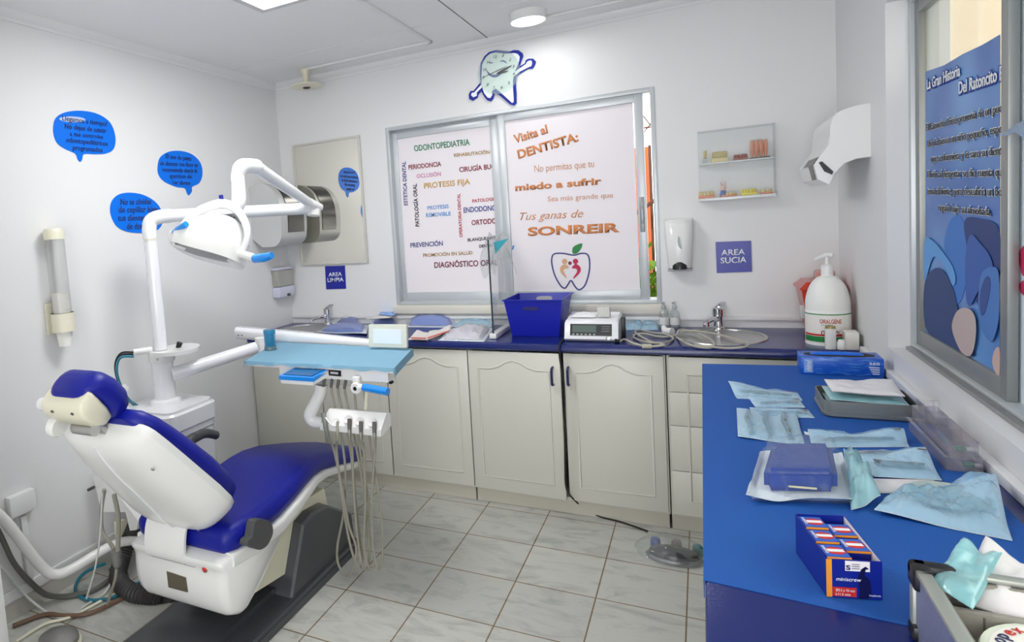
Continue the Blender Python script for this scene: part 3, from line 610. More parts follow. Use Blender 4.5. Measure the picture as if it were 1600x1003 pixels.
def pblob(pts, rgb, name, k):
    G().slab([at(p.x, p.y, 0, PXx - .0004 - k * .0008) for p in spline([Vector(zq(q) + (0,)) for q in pts], 4, True)], (-.0006, 0, 0)).ob(name, ink(name, rgb), o)
pblob([(360, 240), (385, 130), (430, 105), (455, 170), (470, 250), (455, 420), (420, 500), (390, 400)], (60, 118, 196), 'printed_cushion', 0)
pblob([(450, 130), (520, 120), (606, 170), (606, 420), (560, 560), (500, 480), (470, 300)], (34, 58, 118), 'printed_cushion_dark', 1)
pblob([(272, 410), (320, 340), (370, 370), (410, 470), (440, 620), (500, 730), (430, 715), (340, 670), (275, 600)], (40, 66, 118), 'printed_blanket', 2)
pblob([(272, 215), (310, 220), (350, 265), (395, 330), (410, 395), (395, 415), (360, 330), (310, 290), (272, 400)], (96, 158, 218), 'printed_edge', 3)
pblob([(458, 260), (480, 190), (520, 230), (560, 280), (575, 350), (520, 430), (470, 510), (455, 420)], (52, 92, 166), 'printed_plush', 4)
pblob([(515, 440), (530, 360), (575, 335), (604, 370), (604, 560), (575, 665), (540, 640), (515, 550)], (70, 120, 188), 'printed_ring', 5)
pblob([(520, 460), (540, 390), (560, 380), (566, 430), (545, 530), (525, 550)], (44, 74, 140), 'printed_ring_shade', 6)
pblob([(395, 590), (420, 530), (465, 520), (497, 560), (500, 650), (480, 730), (440, 720), (405, 650)], (190, 172, 168), 'printed_pale_toy', 7)
pblob([(575, 760), (585, 710), (607, 700), (607, 820), (590, 810)], (200, 170, 160), 'printed_pale_corner', 8)
o = G().slab(px([(1584.6, -60), (1900, -260), (1900, 900), (1584.6, 622)], 0, RX + .024), (.001, 0, 0)).ob('window_sheet', mat('sheet_pale', (214, 226, 236), .6)); tag(o, 'pale sheet with pink shapes on the near sash at the right photo edge', 'poster')
pnk = ink('magenta', (196, 40, 90))
for pts in ([(1592, 400), (1600, 384), (1610, 392), (1606, 424), (1598, 430)], [(1593, 446), (1600, 438), (1612, 444), (1606, 462), (1596, 458)]):
    G().slab([at(p.x, p.y, 0, RX + .0236) for p in spline([Vector(q + (0,)) for q in pts], 4, True)], (-.0006, 0, 0)).ob('printed_shape', pnk, o)
tf = clear('twisted_film', (225, 232, 250), (150, 190, 226), .55, .15, .5)
P = px([(1562, 212), (1574, 205), (1588, 196), (1604, 186), (1612, 200), (1600, 214), (1588, 206), (1574, 212)], 0, RX - .006)
tag(G().slab(P, (-.003, 0, 0)).ob('film_scrap', tf), 'scrap of bluish clear film taped across the sash bar of the right window', 'film')

# ================================================================ CABINETS AND WORKTOPS
ZT, ZU = .857, .815
def slab_holes(outline, holes, z0, z1):
    g = G(); es = []
    for lp in [outline] + holes:
        vs = [g.b.verts.new((x, y, z1)) for x, y in lp]; es += [g.b.edges.new((vs[i], vs[(i + 1) % len(vs)])) for i in range(len(vs))]
    r = bmesh.ops.triangle_fill(g.b, edges=es, use_beauty=True)
    f = bmesh.ops.extrude_face_region(g.b, geom=[q for q in r['geom'] if isinstance(q, bmesh.types.BMFace)])
    for v in f['geom']:
        if isinstance(v, bmesh.types.BMVert): v.co.z = z0
    return g
def ell(cx, cy_, a, b2, n=40): return [(cx + a * math.cos(2 * math.pi * i / n), cy_ + b2 * math.sin(2 * math.pi * i / n)) for i in range(n)]
SKR = (2.55, 3.345, .172, .195); SKL = (.235, 3.36, .15, .18)
YFr = 3.078
g = slab_holes([(0.001, YB - .001), (0.001, YFr + .02), (XR - .001, YFr + .02), (XR - .001, YB - .001)], [ell(*SKR), ell(*SKL)], ZU, ZT)
g.prism([(YFr + .02, ZU), (YFr + .008, ZU + .003), (YFr, ZU + .012), (YFr, ZT - .016), (YFr + .006, ZT - .005), (YFr + .02, ZT)], 0, .001, XR - .001)
tag(g.ob('back_worktop', M_navy), 'long glossy navy worktop along the back wall under the window', 'worktop')
def sink(c, label):
    cx, cy_, a, b2 = c; t = thing('sink', label, 'sink', (cx, cy_, ZT))
    k = b2 / a
    G().lathe([(a + .014, ZT), (a + .012, ZT + .004), (a - .004, ZT + .003), (a - .012, ZT - .012), (a - .03, ZT - .09), (a - .07, ZT - .115), (.02, ZT - .122), (.0, ZT - .122), (0, ZT - .125), (.02, ZT - .125), (a - .068, ZT - .118), (a - .027, ZT - .092), (a - .008, ZT - .012), (a - .002, ZT - .001)], (cx, cy_, 0), n=48, sy=k).ob('basin', M_steel, t)
    G().lathe([(.0, ZT - .121), (.022, ZT - .121), (.02, ZT - .118), (0, ZT - .119)], (cx, cy_, 0), n=20).ob('drain', M_chrome, t)
sink(SKR, 'round steel sink on the right of the back worktop'); sink(SKL, 'round steel sink in the left corner of the back worktop')
def faucet(x, y, dx, label, k=1):
    t = thing('faucet', label, 'faucet', (x, y, ZT))
    G().lathe([(0, 0), (.028 * k, 0), (.026 * k, .01), (.021 * k, .014), (.021 * k, .06), (.026 * k, .066), (.026 * k, .1), (.02 * k, .108), (0, .11)], (x, y, ZT), n=24).ob('body', M_chrome, t)
    G().tube([(x, y, ZT + .045), (x + dx * .4, y - .05, ZT + .055), (x + dx, y - .11, ZT + .05), (x + dx * 1.03, y - .118, ZT + .03)], [.014, .012, .013]).ob('spout', M_chrome, t)
    G().tube([(x, y, ZT + .105), (x + .01, y + .02, ZT + .118), (x + .03, y + .05, ZT + .122)], [.012, .008]).ob('lever', M_chrome, t)
faucet(2.545, 3.555, -.05, 'chrome tap behind the right hand sink'); faucet(.30, 3.565, -.05, 'chrome tap behind the corner sink')

DY = 3.1; KZ = .083
def arch(x0, x1, z0, z1):
    w_ = x1 - x0; P = [(x0, z0), (x1, z0), (x1, z1 - .05)]
    top = [(1, 0), (.86, .0), (.8, .06), (.7, .32), (.6, .8), (.5, 1), (.4, .8), (.3, .32), (.2, .06), (.14, .0), (0, 0)]
    return P + [(x0 + w_ * a, z1 - .05 + .045 * b2) for a, b2 in top[1:-1]] + [(x0, z1 - .05)]
def moulding(pts, y, par, r=.0055, name='panel_moulding'):
    g = G(); P = [Vector((a, y, b2)) for a, b2 in pts]; g.tube(P, r, 6, smooth=False, closed=True)
    for v in g.b.verts: v.co.y = y + (v.co.y - y) * .75
    g.ob(name, M_cab, par)
def handle(x, y, z, par, h=.085):
    G().tube([(x, y, z + h / 2), (x, y - .024, z + h / 2 - .004), (x, y - .03, z + h / 2 - .02), (x, y - .03, z - h / 2 + .02), (x, y - .024, z - h / 2 + .004), (x, y, z - h / 2)], .0062, 10).ob('handle', mat('navy_handle', (24, 30, 92), .3, coat=.3), par)
def carcass(t, x0, x1, y0=3.118, kick=True, yb=YB - .004):
    g = G().box(x0, x0 + .016, y0, yb, KZ - .01, ZU - .001).box(x1 - .016, x1, y0, yb, KZ - .01, ZU - .001).box(x0 + .016, x1 - .016, y0, yb, KZ - .01, KZ + .006).box(x0 + .016, x1 - .016, yb - .006, yb, KZ + .006, ZU - .001).box(x0 + .016, x1 - .016, y0 + .02, yb - .006, .44, .455); g.ob('carcass', M_cab, t)
    G().box(x0, x1 - .006, y0 + .012, y0 + .026, 0.001, KZ - .011).ob('plinth', mat('plinth_laminate', (200, 196, 182), .5), t)
def door(t, x0, x1, hx=None, open_=0, pivot=None, hz=.695):
    o = G().box(x0, x1, DY, DY + .017, KZ, ZU - .006, .0035).ob('door', M_cab, t)
    moulding(arch(x0 + .055, x1 - .055, KZ + .07, ZU - .045), DY, o)
    if hx: handle(hx, DY, hz, o)
    if open_:
        M_ = Matrix.Translation(Vector((pivot, DY + .017, 0)) - OFF[o.name]) @ Matrix.Rotation(open_, 4, 'Z') @ Matrix.Translation(OFF[o.name] - Vector((pivot, DY + .017, 0)))
        for q in [o] + list(o.children):
            for v in q.data.vertices: v.co = M_ @ v.co
    return o
x = [.012, .503, .513, .937, .943, 1.407, 1.413, 1.876, 1.888, 2.321, 2.339, XR - .003]
t = thing('base_cabinet', 'plain cream end cabinet panel in the back left corner', 'cabinet', ((x[0] + x[1]) / 2, 3.35, 0))
carcass(t, x[0] - .008, x[1] + .004); G().box(x[0], x[1] - .002, DY, DY + .017, .02, ZU - .006, .0035).ob('panel', M_cab, t)
t = thing('base_cabinet', 'cream two door cabinet behind the hanging handpiece hoses', 'cabinet', ((x[2] + x[5]) / 2, 3.35, 0))
carcass(t, x[2] - .004, x[5] + .003); door(t, x[2], x[3]); door(t, x[4], x[5], x[4] + .028, hz=.745)
t = thing('base_cabinet', 'cream two door cabinet under the basket with its left door ajar', 'cabinet', ((x[6] + x[9]) / 2, 3.35, 0))
carcass(t, x[6] - .001, x[9] + .006); door(t, x[6], x[7], x[7] - .035, -.035, x[6], .70); door(t, x[8], x[9], x[8] + .022, hz=.70)
t = thing('drawer_unit', 'cream drawer unit with arched routing left of the blue covered desk', 'cabinet', ((x[10] + x[11]) / 2, 3.35, 0))
carcass(t, x[10] - .007, x[11])
zz = [at(1060, v, 1, DY).z for v in (613, 665.5, 736)]; zz = [ZU - .006] + zz + [KZ]
for i in range(4):
    dr = G().box(x[10], x[11] - .12, DY, DY + .017, zz[i + 1] + .0012, zz[i] - .0012, .002).ob('drawer', M_cab, t)
g = G(); P = [Vector((a, DY, b2)) for a, b2 in ((x[10] + .075, KZ + .07), (x[10] + .53, KZ + .07), (x[10] + .53, ZU - .085), (x[10] + .075, ZU - .085))]
g.tube(P, .006, 6, smooth=False, closed=True)
for v in g.b.verts: v.co.y = DY + (v.co.y - DY) * .75
g.ob('panel_moulding', M_cab, t)
# desk under the right window
DX0, DX1, DYa, DYb = 2.476, XR - .004, .75, 2.765
t = thing('side_desk', 'navy topped desk along the right wall under the window', 'desk', ((DX0 + DX1) / 2, (DYa + DYb) / 2, 0))
G().box(DX0, DX1, DYa, DYb, ZT - .035, ZT, .005).ob('desk_top', M_navy, t)
g = G().box(DX0 + .06, DX1, DYb - .05, DYb - .03, .001, ZT - .036).box(DX0 + .06, DX1, DYa + .03, DYa + .05, .001, ZT - .036).box(DX0 + .06, DX1, 1.75, 1.77, .001, ZT - .036); g.ob('side_panel', M_cab, t)
G().box(DX1 - .016, DX1, DYa + .05, DYb - .05, .3, ZT - .036).ob('back_panel', M_cab, t)
ZS = ZT + .0015
P = [at(*p, 2, ZS) for p in ((1095.5, 568), (1240, 571), (1392, 584))]; 
n1, n2 = at(1106, 907, 2, ZS), at(1424, 978, 2, ZS)
pts = [(P[0].x + .004, P[0].y), (P[1].x, P[1].y), (3.0, P[1].y), (3.0, 2.3), (2.985, 1.8), (2.975, 1.2), (n2.x + .05, n2.y - .03), (n2.x, n2.y), (n1.x, n1.y)]
g = G().slab([(a, b2, ZT + .0003) for a, b2 in pts], (0, 0, .0012)); g.box(DX0 - .0022, DX0 - .001, n1.y, P[0].y, ZT - .03, ZT + .0012); g.box(DX0 - .0022, P[0].x + .01, n1.y, P[0].y, ZT + .0003, ZT + .0014)
o = tag(g.ob('desk_cover', M_sheet, smooth=False), 'bright blue non woven sheet spread over the desk', 'sheet')
# ================================================================ DENTAL CHAIR
def rrect(hw, a0, a1, r, k=4):
    """rounded rectangle outline in (s, n): s in -hw..hw, n in a0..a1"""
    r = min(r, hw * .95, abs(a1 - a0) * .49); P = []
    for cx, cy_, q in ((hw - r, a1 - r, 0), (-hw + r, a1 - r, 1), (-hw + r, a0 + r, 2), (hw - r, a0 + r, 3)):
        for i in range(k + 1):
            a = math.pi / 2 * (q + i / k); P.append((cx + r * math.cos(a), cy_ + r * math.sin(a)))
    return P
XC = .81
def BK(s_, u, n): return Vector((XC + s_, 1.62 - .66 * u + .75 * n, .50 + .75 * u + .66 * n))
ch = thing('dental_chair', 'reclining dental chair with blue vinyl upholstery and white shell', 'dental chair', (XC, 1.95, 0))
# backrest shell
def shell_ring(u, hw, dep, edge=.066, rim=.022):
    P = []
    for i in range(25):
        c = math.cos(math.pi * i / 24); P.append((hw * math.copysign(abs(c) ** .8, c), edge - rim - dep * (1 - abs(c) ** 4) - .004 * (1 - abs(c))))
    return [BK(s_, u, n) for s_, n in [(hw, edge)] + P + [(-hw, edge)]]
rows = [(-.045, .09, .03), (-.04, .135, .06), (-.02, .185, .085), (.02, .222, .098), (.07, .24, .098), (.15, .243, .092), (.25, .234, .084), (.35, .226, .078), (.43, .218, .066), (.49, .208, .054), (.51, .196, .036), (.52, .18, .006)]
sh = G().loft([shell_ring(*r) for r in rows]).ob('backrest_shell', M_white, ch, ang=60)
P = [BK(.002, u, .066 - .022 - d - .0055) for u, _, d in rows[2:-2]]
G().tube(P, .0035, 6).ob('ridge', M_enamel, sh)
for s_, u in ((.185, .40), (.19, .07), (.10, -.015)):
    dep = .088 * (1 - (abs(s_) / .235) ** 5); p = BK(s_, u, .044 - dep - .001)
    G().lathe([(0, .002), (.006, .002), (.006, -.002), (0, -.001)], p, axis=(0, -.75, -.66), n=10).ob('screw', M_steel, sh)
# backrest cushion
rows = [(-.03, .12, .06, .085), (-.015, .18, .056, .115), (.03, .215, .056, .132), (.1, .23, .056, .138), (.2, .226, .056, .14), (.3, .214, .056, .136), (.4, .2, .056, .13), (.47, .19, .056, .122), (.52, .17, .056, .112), (.545, .13, .062, .098)]
G().loft([[BK(s_, u, n) for s_, n in rrect(hw, a, b2, .05)] for u, hw, a, b2 in rows]).ob('backrest_cushion', M_vinyl, ch, ang=60)
# tab from the backrest into the slot of the seat housing
tabp = [(1.60, .50), (1.572, .455), (1.559, .40), (1.558, .362), (1.568, .34), (1.585, .332)]
g = G(); P = [Vector((0, a, b2)) for a, b2 in tabp]; P = spline(P, 4)
g.loft([[(.675, p.y, p.z), (.868, p.y, p.z), (.868, p.y + .012, p.z + .004), (.675, p.y + .012, p.z + .004)] for p in P]); g.ob('backrest_tab', M_white, ch, ang=60)
# headrest
rows = [(-.085, .065, .05, .09), (-.07, .085, .04, .118), (-.035, .098, .04, .13), (.02, .1, .04, .13), (.06, .095, .03, .122), (.082, .085, .012, .11), (.092, .065, .02, .085)]
def HR(s_, u, n):  # headrest frame, tilted like the backrest
    q = BK(s_, .615, .06); q.x += .02; return q + Vector((0, -.66, .75)) * u + Vector((0, .75, .66)) * (n - .05)
hr = G().loft([[HR(s_, u, n + .012) for s_, n in rrect(hw, a, b2, .045)] for u, hw, a, b2 in rows]).ob('headrest_cushion', M_vinyl, ch, ang=60)
rows = [(-.06, .05, .03, .056), (-.05, .068, .015, .056), (-.01, .085, -.012, .056), (.04, .092, -.02, .056), (.07, .092, -.01, .056), (.08, .088, .005, .054)]
hs = G().loft([[HR(s_, u, n) for s_, n in rrect(hw, a, b2, .014)] for u, hw, a, b2 in rows]).ob('headrest_shell', M_ivory, ch, ang=40)
for s_, u in ((-.04, .06), (.05, .06), (.055, -.03)): G().lathe([(0, .002), (.005, .002), (.005, -.002), (0, -.001)], HR(s_, u, -.015 if u > 0 else .02), axis=(0, -.75, -.66), n=8).ob('screw', M_arm, hs)
G().tube([HR(-.08, .045, .015), HR(-.13, .045, .015)], [.022, .02], 16).ob('lock_stub', M_white, hs)
kn = HR(-.085, -.025, -.02); G().lathe([(0, 0), (.03, 0), (.034, .006), (.034, .024), (.028, .03), (0, .03)], kn, axis=(-1, -.1, .2), n=24).ob('lock_knob', M_white, hs)
G().box(-.03, .03, -.01, .01, -.1, .02, .006, M=Matrix.Translation(HR(0, -.06, .02)) @ Matrix.Rotation(.72, 4, 'X')).ob('headrest_stem', M_steel, ch)
G().tube([HR(-.06, -.055, .0), HR(.03, -.055, .0)], .02, 16).ob('hinge_tube', M_steel, ch)
# seat cushion and skirt
rows = [(1.60, .19, .40, .43, .02), (1.61, .215, .385, .46, .03), (1.65, .235, .378, .475, .04), (1.75, .238, .376, .472, .045), (1.9, .235, .382, .472, .045), (2.02, .228, .398, .488, .045), (2.12, .218, .415, .505, .045), (2.2, .208, .424, .51, .045), (2.3, .194, .415, .5, .045), (2.45, .178, .378, .462, .045), (2.6, .165, .335, .418, .042), (2.72, .152, .302, .378, .038), (2.77, .128, .295, .358, .03), (2.795, .08, .3, .335, .015)]
G().loft([[(XC + s_, y, z) for s_, z in rrect(hw, a, b2, r)] for y, hw, a, b2, r in rows]).ob('seat_cushion', M_vinyl, ch, ang=60)
rows = [(1.615, .235, .34, .39), (1.75, .247, .33, .386), (1.9, .246, .335, .392), (2.02, .238, .355, .41), (2.12, .228, .378, .426), (2.2, .218, .396, .436), (2.3, .203, .388, .426), (2.45, .186, .352, .388), (2.6, .172, .312, .346), (2.7, .155, .288, .314), (2.745, .12, .284, .304)]
G().loft([[(XC + s_, y, z) for s_, z in rrect(hw, a, b2, .014)] for y, hw, a, b2 in rows]).ob('seat_skirt', M_white, ch, ang=50)
P = [(1.585, .385), (1.572, .33), (1.572, .24), (1.59, .18), (1.62, .155), (1.66, .145), (1.70, .165), (1.77, .2), (1.86, .265), (1.95, .34), (1.98, .372), (1.9, .39)]
P = [(p.x, p.y) for p in spline([Vector((a, b2, 0)) for a, b2 in P], 4, True)]
x0, x1 = .585, 1.035
hs = G().loft([[(x, y * k + (1 - k) * 1.72, z * k + (1 - k) * .29) for y, z in P] for x, k in ((x0, .86), (x0 + .012, .95), (x0 + .04, 1), (x1 - .04, 1), (x1 - .012, .95), (x1, .86))]).ob('seat_housing', M_white, ch, ang=50)
yb = 1.5705
G().box(.69, .905, yb - .001, yb + .012, .337, .353, .001).ob('slot', M_gap, hs)
P = px([(261, 892), (291, 902), (294, 925), (264, 917)], 1, yb)
G().slab(P, (0, -.003, 0)).ob('rating_plate', mat('plate_metal', (132, 124, 108), .3, .8), hs)
c = at(320, 889, 1, yb); G().lathe([(0, .0), (.0095, 0), (.0095, .004), (.006, .006), (0, .006)], (c.x, yb + .001, c.z), axis=(0, -1, 0), n=20).ob('button', mat('red_button', (206, 44, 20), .2, coat=.6), hs)
G().lathe([(.0098, .0), (.0135, 0), (.013, .003), (.0098, .003)], (c.x, yb + .001, c.z), axis=(0, -1, 0), n=20).ob('button_ring', M_steel, hs)
for k in range(2): G().box(c.x - .007, c.x + .007, yb - .0015, yb + .002, c.z + .022 + k * .006, c.z + .024 + k * .006).ob('printed_mark', M_ink, hs)
# lifting column and base
P = [(1.74, .155), (2.18, .09), (2.34, .12), (2.3, .34), (1.98, .36)]
G().loft([[(x, y, z) for y, z in P] for x in (.66, .99)]).ob('lift_housing', M_cream, ch, ang=30)
P = [(1.93, .05), (2.05, .30), (2.12, .315), (2.24, .30), (2.44, .175), (2.455, .05)]
rings = [[(x, 2.19 + (y - 2.19) * k, .05 + (z - .05) * kz) for y, z in P] for x, k, kz in ((.615, .97, .94), (.625, 1, .985), (.65, 1, 1), (1.0, 1, 1), (1.03, 1, .985), (1.04, .97, .94))]
G().loft(rings).ob('base_cover', M_dgrey, ch, ang=30)
pts = [(.598, 1.30), (1.065, 1.30), (1.065, 2.46), (1.0, 2.5), (.66, 2.5), (.6, 2.46)]
g = G().prism(pts, 2, 0.001, .05); bmesh.ops.bevel(g.b, geom=[e for e in g.b.edges if all(v.co.z > .04 for v in e.verts)], offset=.02, segments=3, affect='EDGES'); g.ob('base_plate', M_dgrey, ch, ang=40)
G().prism([(.70, 1.36), (.96, 1.36), (.96, 1.93), (.70, 1.93)], 2, .05, .075).ob('base_rib', M_dgrey, ch)
# armrests: one folded at the near side, one at the far side
P = px([(392, 855), (383, 852), (384, 843), (390, 838), (393, 820), (397, 812), (412, 811), (420, 818), (422, 832), (414, 850), (402, 858)], 0, 1.075)
G().prism(curve2([(p.y, p.z) for p in P], 3), 0, 1.052, 1.088).ob('armrest', M_arm, ch, ang=50)
A = [at(*p, 0, .56) for p in ((309, 682), (322, 677), (338, 680))]
G().tube([A[0] + Vector((0, -.2, -.12)), A[0] + Vector((0, -.06, -.01)), A[0], A[1], A[2]], [.03, .026, .02, .021, .019], 14).ob('armrest', M_arm, ch)

# ================================================================ UNIT COLUMN
PCX, PCY = .262, 2.12
uc = thing('unit_column', 'white equipment column with round plate standing behind the chair', 'dental unit', (PCX, PCY, 0))
g = G()
for z0, z1, d in ((0.001, .60, .0), (.605, .632, .004), (.637, .725, .01)):
    P = [(s_ + PCX - .0, n + PCY) for s_, n in rrect(.17 + d, -.15 - d, .16 + d, .06)]
    g.prism(P, 2, z0, z1)
bmesh.ops.bevel(g.b, geom=[e for e in g.b.edges if all(v.co.z > .72 for v in e.verts)], offset=.018, segments=3, affect='EDGES')
g.ob('cabinet_body', M_enamel, uc, ang=40)
G().lathe([(.078, .724), (.07, .745), (.052, .752), (.05, .765), (.05, .925), (.046, .925), (0, .925)], (PCX, PCY, 0), n=32).ob('post', M_enamel, uc)
co = G().lathe([(0, .925), (.058, .925), (.06, .93), (.06, .972), (.056, .978), (0, .978)], (PCX, PCY, 0), n=32).ob('collar', M_white, uc)
for a, z in ((-1.1, .945), (-1.1, .962), (-.5, .955)): G().lathe([(0, 0), (.006, 0), (.004, .003), (0, .003)], (PCX + .06 * math.cos(a), PCY + .06 * math.sin(a), z), axis=(math.cos(a), math.sin(a), 0), n=10).ob('screw', M_steel, co)
P = [(PCX + .02 + .10 * math.cos(a) * (1.25 if math.cos(a) > 0 else .9), PCY + .06 + .12 * math.sin(a)) for a in [i * 2 * math.pi / 36 for i in range(36)]]
G().prism(P, 2, .958, .976).ob('cup_plate', M_white, uc)
G().tube([(PCX - .02, PCY - .04, .985), (PCX - .05, PCY - .12, .99)], [.016, .014], 12).ob('valve', M_white, uc)
G().tube([(PCX + .04, PCY + .07, .975), (PCX + .05, PCY + .075, 1.0)], [.012, .014], 10).ob('valve_knob', M_black, uc)
p = at(212, 538, 1, PCY - .1)
for dx, m_, e in ((0, M_black, 0), (.004, M_cable, .03), (.008, mat('cyan_tube', (80, 170, 200), .35), .055), (.012, M_teal, .07)):
    G().tube([(PCX - .05, PCY - .12, .99 - e * .3), (PCX - .12, PCY - .13, .985 - e * .3), (PCX - .165 + dx, PCY - .13, .93 - e * .2), (PCX - .17 + dx, PCY - .12, .85), (PCX - .155 + dx, PCY - .09, .76), (PCX - .13 + dx * 2, PCY - .06, .715)], .0042, 8).ob('tube', m_, uc)
G().tube([(PCX - .14, PCY - .13, .80), (PCX - .1, PCY - .15, .835), (PCX - .06, PCY - .17, .835)], .012, 10).ob('spout', M_white, uc)

# ================================================================ OPERATING LAMP
ol = thing('operating_lamp', 'white operating lamp with jointed arm and blue wrapped handles', 'dental lamp', (PCX, PCY, .978))
ZB = 1.60; J = at(490, 325, 1, 2.80)
G().tube([(PCX, PCY, .98), (PCX, PCY, 1.50)], .031, 24).ob('pole', M_enamel, ol)
G().lathe([(.0325, 1.49), (.0325, 1.497)], (PCX, PCY, 0), n=24).ob('pole_ring', M_ivory, ol)
dB = (J - Vector((PCX, PCY, J.z))).normalized()
G().tube([(PCX, PCY, 1.50), (PCX, PCY, 1.545), Vector((PCX, PCY, 1.58)) + dB * .012, Vector((PCX, PCY, ZB - .005)) + dB * .05, Vector((PCX, PCY, ZB - .002)) + dB * .10], .033, 20, sub=8).ob('elbow', M_enamel, ol)
G().tube([Vector((PCX, PCY, ZB - .002)) + dB * .10, J - dB * .0], [.03, .03], 20).ob('boom', M_enamel, ol)
E1, E2, E3, E4 = at(398, 260, 1, 2.16), at(378, 262, 1, 2.07), at(372, 290, 1, 2.03), at(368, 330, 1, 1.97)
G().lathe([(0, -.04), (.034, -.04), (.036, .0), (.03, .03), (0, .032)], J, axis=(0, .2, 1), n=24).ob('joint', M_white, ol)
Jt = J + Vector((.0, -.0, .012))
G().tube([E1, E1.lerp(Jt, .93)], [.029, .024], 20).ob('spring_arm', M_enamel, ol)
G().tube([E1.lerp(Jt, .92), J + Vector((.02, .03, .0))], [.026, .022], 16).ob('arm_end', M_white, ol)
G().tube([E1.lerp(Jt, .02), E1, E2 + Vector((0, 0, .004)), E3.lerp(E2, .5) + Vector((-.012, 0, 0)), E3, E4.lerp(E3, .4) + Vector((.01, 0, 0)), E4], [.031, .031, .031, .03, .028, .03, .024], 20, sub=8).ob('drop_elbow', M_enamel, ol)
lc = at(328, 368, 1, 1.86)
rx, dn, fw = R3[0], R3[1], R3[2]
wv = (rx * .96 + dn * .25 + fw * .1).normalized(); ax_ = (dn * .94 - rx * .25 - fw * .22); ax_ = (ax_ - wv * ax_.dot(wv)).normalized(); bv = ax_.cross(wv).normalized()
def HD(a, b2, c): return lc + wv * a + bv * b2 + ax_ * c
rings = []
for c, k, kb in ((-.088, .2, .2), (-.082, .36, .38), (-.065, .56, .6), (-.035, .76, .82), (.0, .94, .98), (.04, .99, 1.05), (.075, 1, 1.05), (.083, 1.0, 1.04)):
    rings.append([HD(.145 * k * math.copysign(abs(math.cos(t)) ** .85, math.cos(t)) + (.012 * (c + .088) / .17) + .034 * max(0, 1 - (c + .088) / .13), .098 * kb * math.copysign(abs(math.sin(t)) ** .85, math.sin(t)), c + .025 * (math.cos(t) ** 2) * (1 if c > .03 else 0) * (-.6 if math.cos(t) < 0 else .2)) for t in [i * 2 * math.pi / 40 for i in range(40)]])
rings += [[p + (HD(0, 0, .06) - p) * .06 for p in rings[-1]], [p + (HD(0, 0, .03) - p) * .25 for p in rings[-1]]]
hd = G().loft(rings).ob('lamp_head', M_white, ol, ang=60)
G().loft([[HD(.132 * math.cos(t) + .012, .09 * math.sin(t), .064 + .008 * 0) for t in [i * 2 * math.pi / 40 for i in range(40)]], [HD(.125 * math.cos(t) + .012, .085 * math.sin(t), .072) for t in [i * 2 * math.pi / 40 for i in range(40)]]]).ob('lens', mat('lens_smoke', (60, 60, 62), .1, coat=.6), hd)
PL, PR = at(277, 384, 1, 1.86), at(374, 395, 1, 1.86)
G().tube([at(274, 384, 1, 1.78), at(284, 357, 1, 1.79), at(309, 331, 1, 1.84), at(345, 318.5, 1, 1.92), at(369, 327, 1, 1.93), at(384, 350, 1, 1.9), at(386, 372, 1, 1.88), PR + Vector((.01, 0, .0))], [.014, .015, .017, .019, .017, .014, .0125, .012], 14, sub=7).ob('yoke', M_enamel, ol)
G().tube([at(366, 394, 1, 1.86), at(377, 397, 1, 1.86), at(399, 404, 1, 1.845)], [.017, .016, .0155], 16).ob('handle_stub', M_white, ol)
G().tube([at(398, 404, 1, 1.845), at(412, 402.5, 1, 1.835), at(425, 399, 1, 1.83)], [.0165, .0165, .012], 16).ob('handle_grip', M_filmblue, ol)
G().tube([at(290, 385, 1, 1.80), at(279, 381, 1, 1.78), at(270, 374, 1, 1.77), at(269, 366, 1, 1.77), at(274, 364, 1, 1.77)], [.017, .0165, .015, .014], 14).ob('handle_stub', M_white, ol)
G().tube([at(273, 364, 1, 1.77), at(281, 358, 1, 1.76), at(291, 350, 1, 1.75)], [.014, .0155, .011], 14).ob('handle_grip', M_filmblue, ol)
g = G(); p0, p1 = at(343, 338, 1, 1.96), at(374, 342, 1, 1.96)
for k in range(7):
    a = p0.lerp(p1, k / 6); g.box(a.x - .003, a.x + .003, a.y - .02, a.y + .02, a.z - .022, a.z + .01, .001)
g.box(p0.x - .005, p1.x + .005, p0.y - .01, p0.y + .03, p0.z - .012, p0.z + .006, .002); g.ob('cooling_fins', MATS['latch_grey'], ol)
G().tube([at(348, 320, 1, 1.95), at(345, 305, 1, 1.95)], [.008, .009], 10).ob('pin', M_sign, ol)

# ================================================================ DELIVERY UNIT
ZTR = .93
du = thing('delivery_unit', 'white instrument tray unit on a jointed arm with hanging hoses', 'delivery unit', (1.05, 2.35, ZTR - .06))
L1, L2 = Vector((PCX + .04, PCY + .01, .86)), at(400, 543, 1, 2.5)
G().tube([L1, L1.lerp(L2, .1), L2], [.034, .032, .03], 20, smooth=False).ob('lower_arm', M_enamel, du)
A1, A2 = at(371, 519, 1, 2.63), at(606, 539, 1, 2.63)
G().lathe([(0, -.0), (.036, 0), (.036, .07), (0, .07)], (L2.x - .005, L2.y + .06, L2.z - .03), n=24).ob('joint', M_white, du)
d = (A2 - A1).normalized()
g = G(); up = Vector((0, 0, 1)); sd = Vector((0, 1, 0))
g.loft([[A1 + d * (t * (A2 - A1).length) + sd * s_ * k2 + up * (n * k) for s_, n in rrect(.035, -.032, .032, .022)] for t, k, k2 in ((0, .7, .7), (.01, 1, 1), (.4, .95, 1), (.97, .55, .8), (1, .5, .7))]).ob('upper_arm', M_enamel, du, ang=50)
for u in (372.5, 378): 
    p = at(u, 524, 1, 2.595); G().lathe([(0, 0), (.004, 0), (0, .002)], p, axis=(0, -1, 0), n=8).ob('screw', M_gap, du)
TN0, TN1, TF1, TF0 = Vector((.715, 2.17, 0)), Vector((1.425, 2.17, 0)), Vector((1.345, 2.535, 0)), Vector((.60, 2.58, 0))
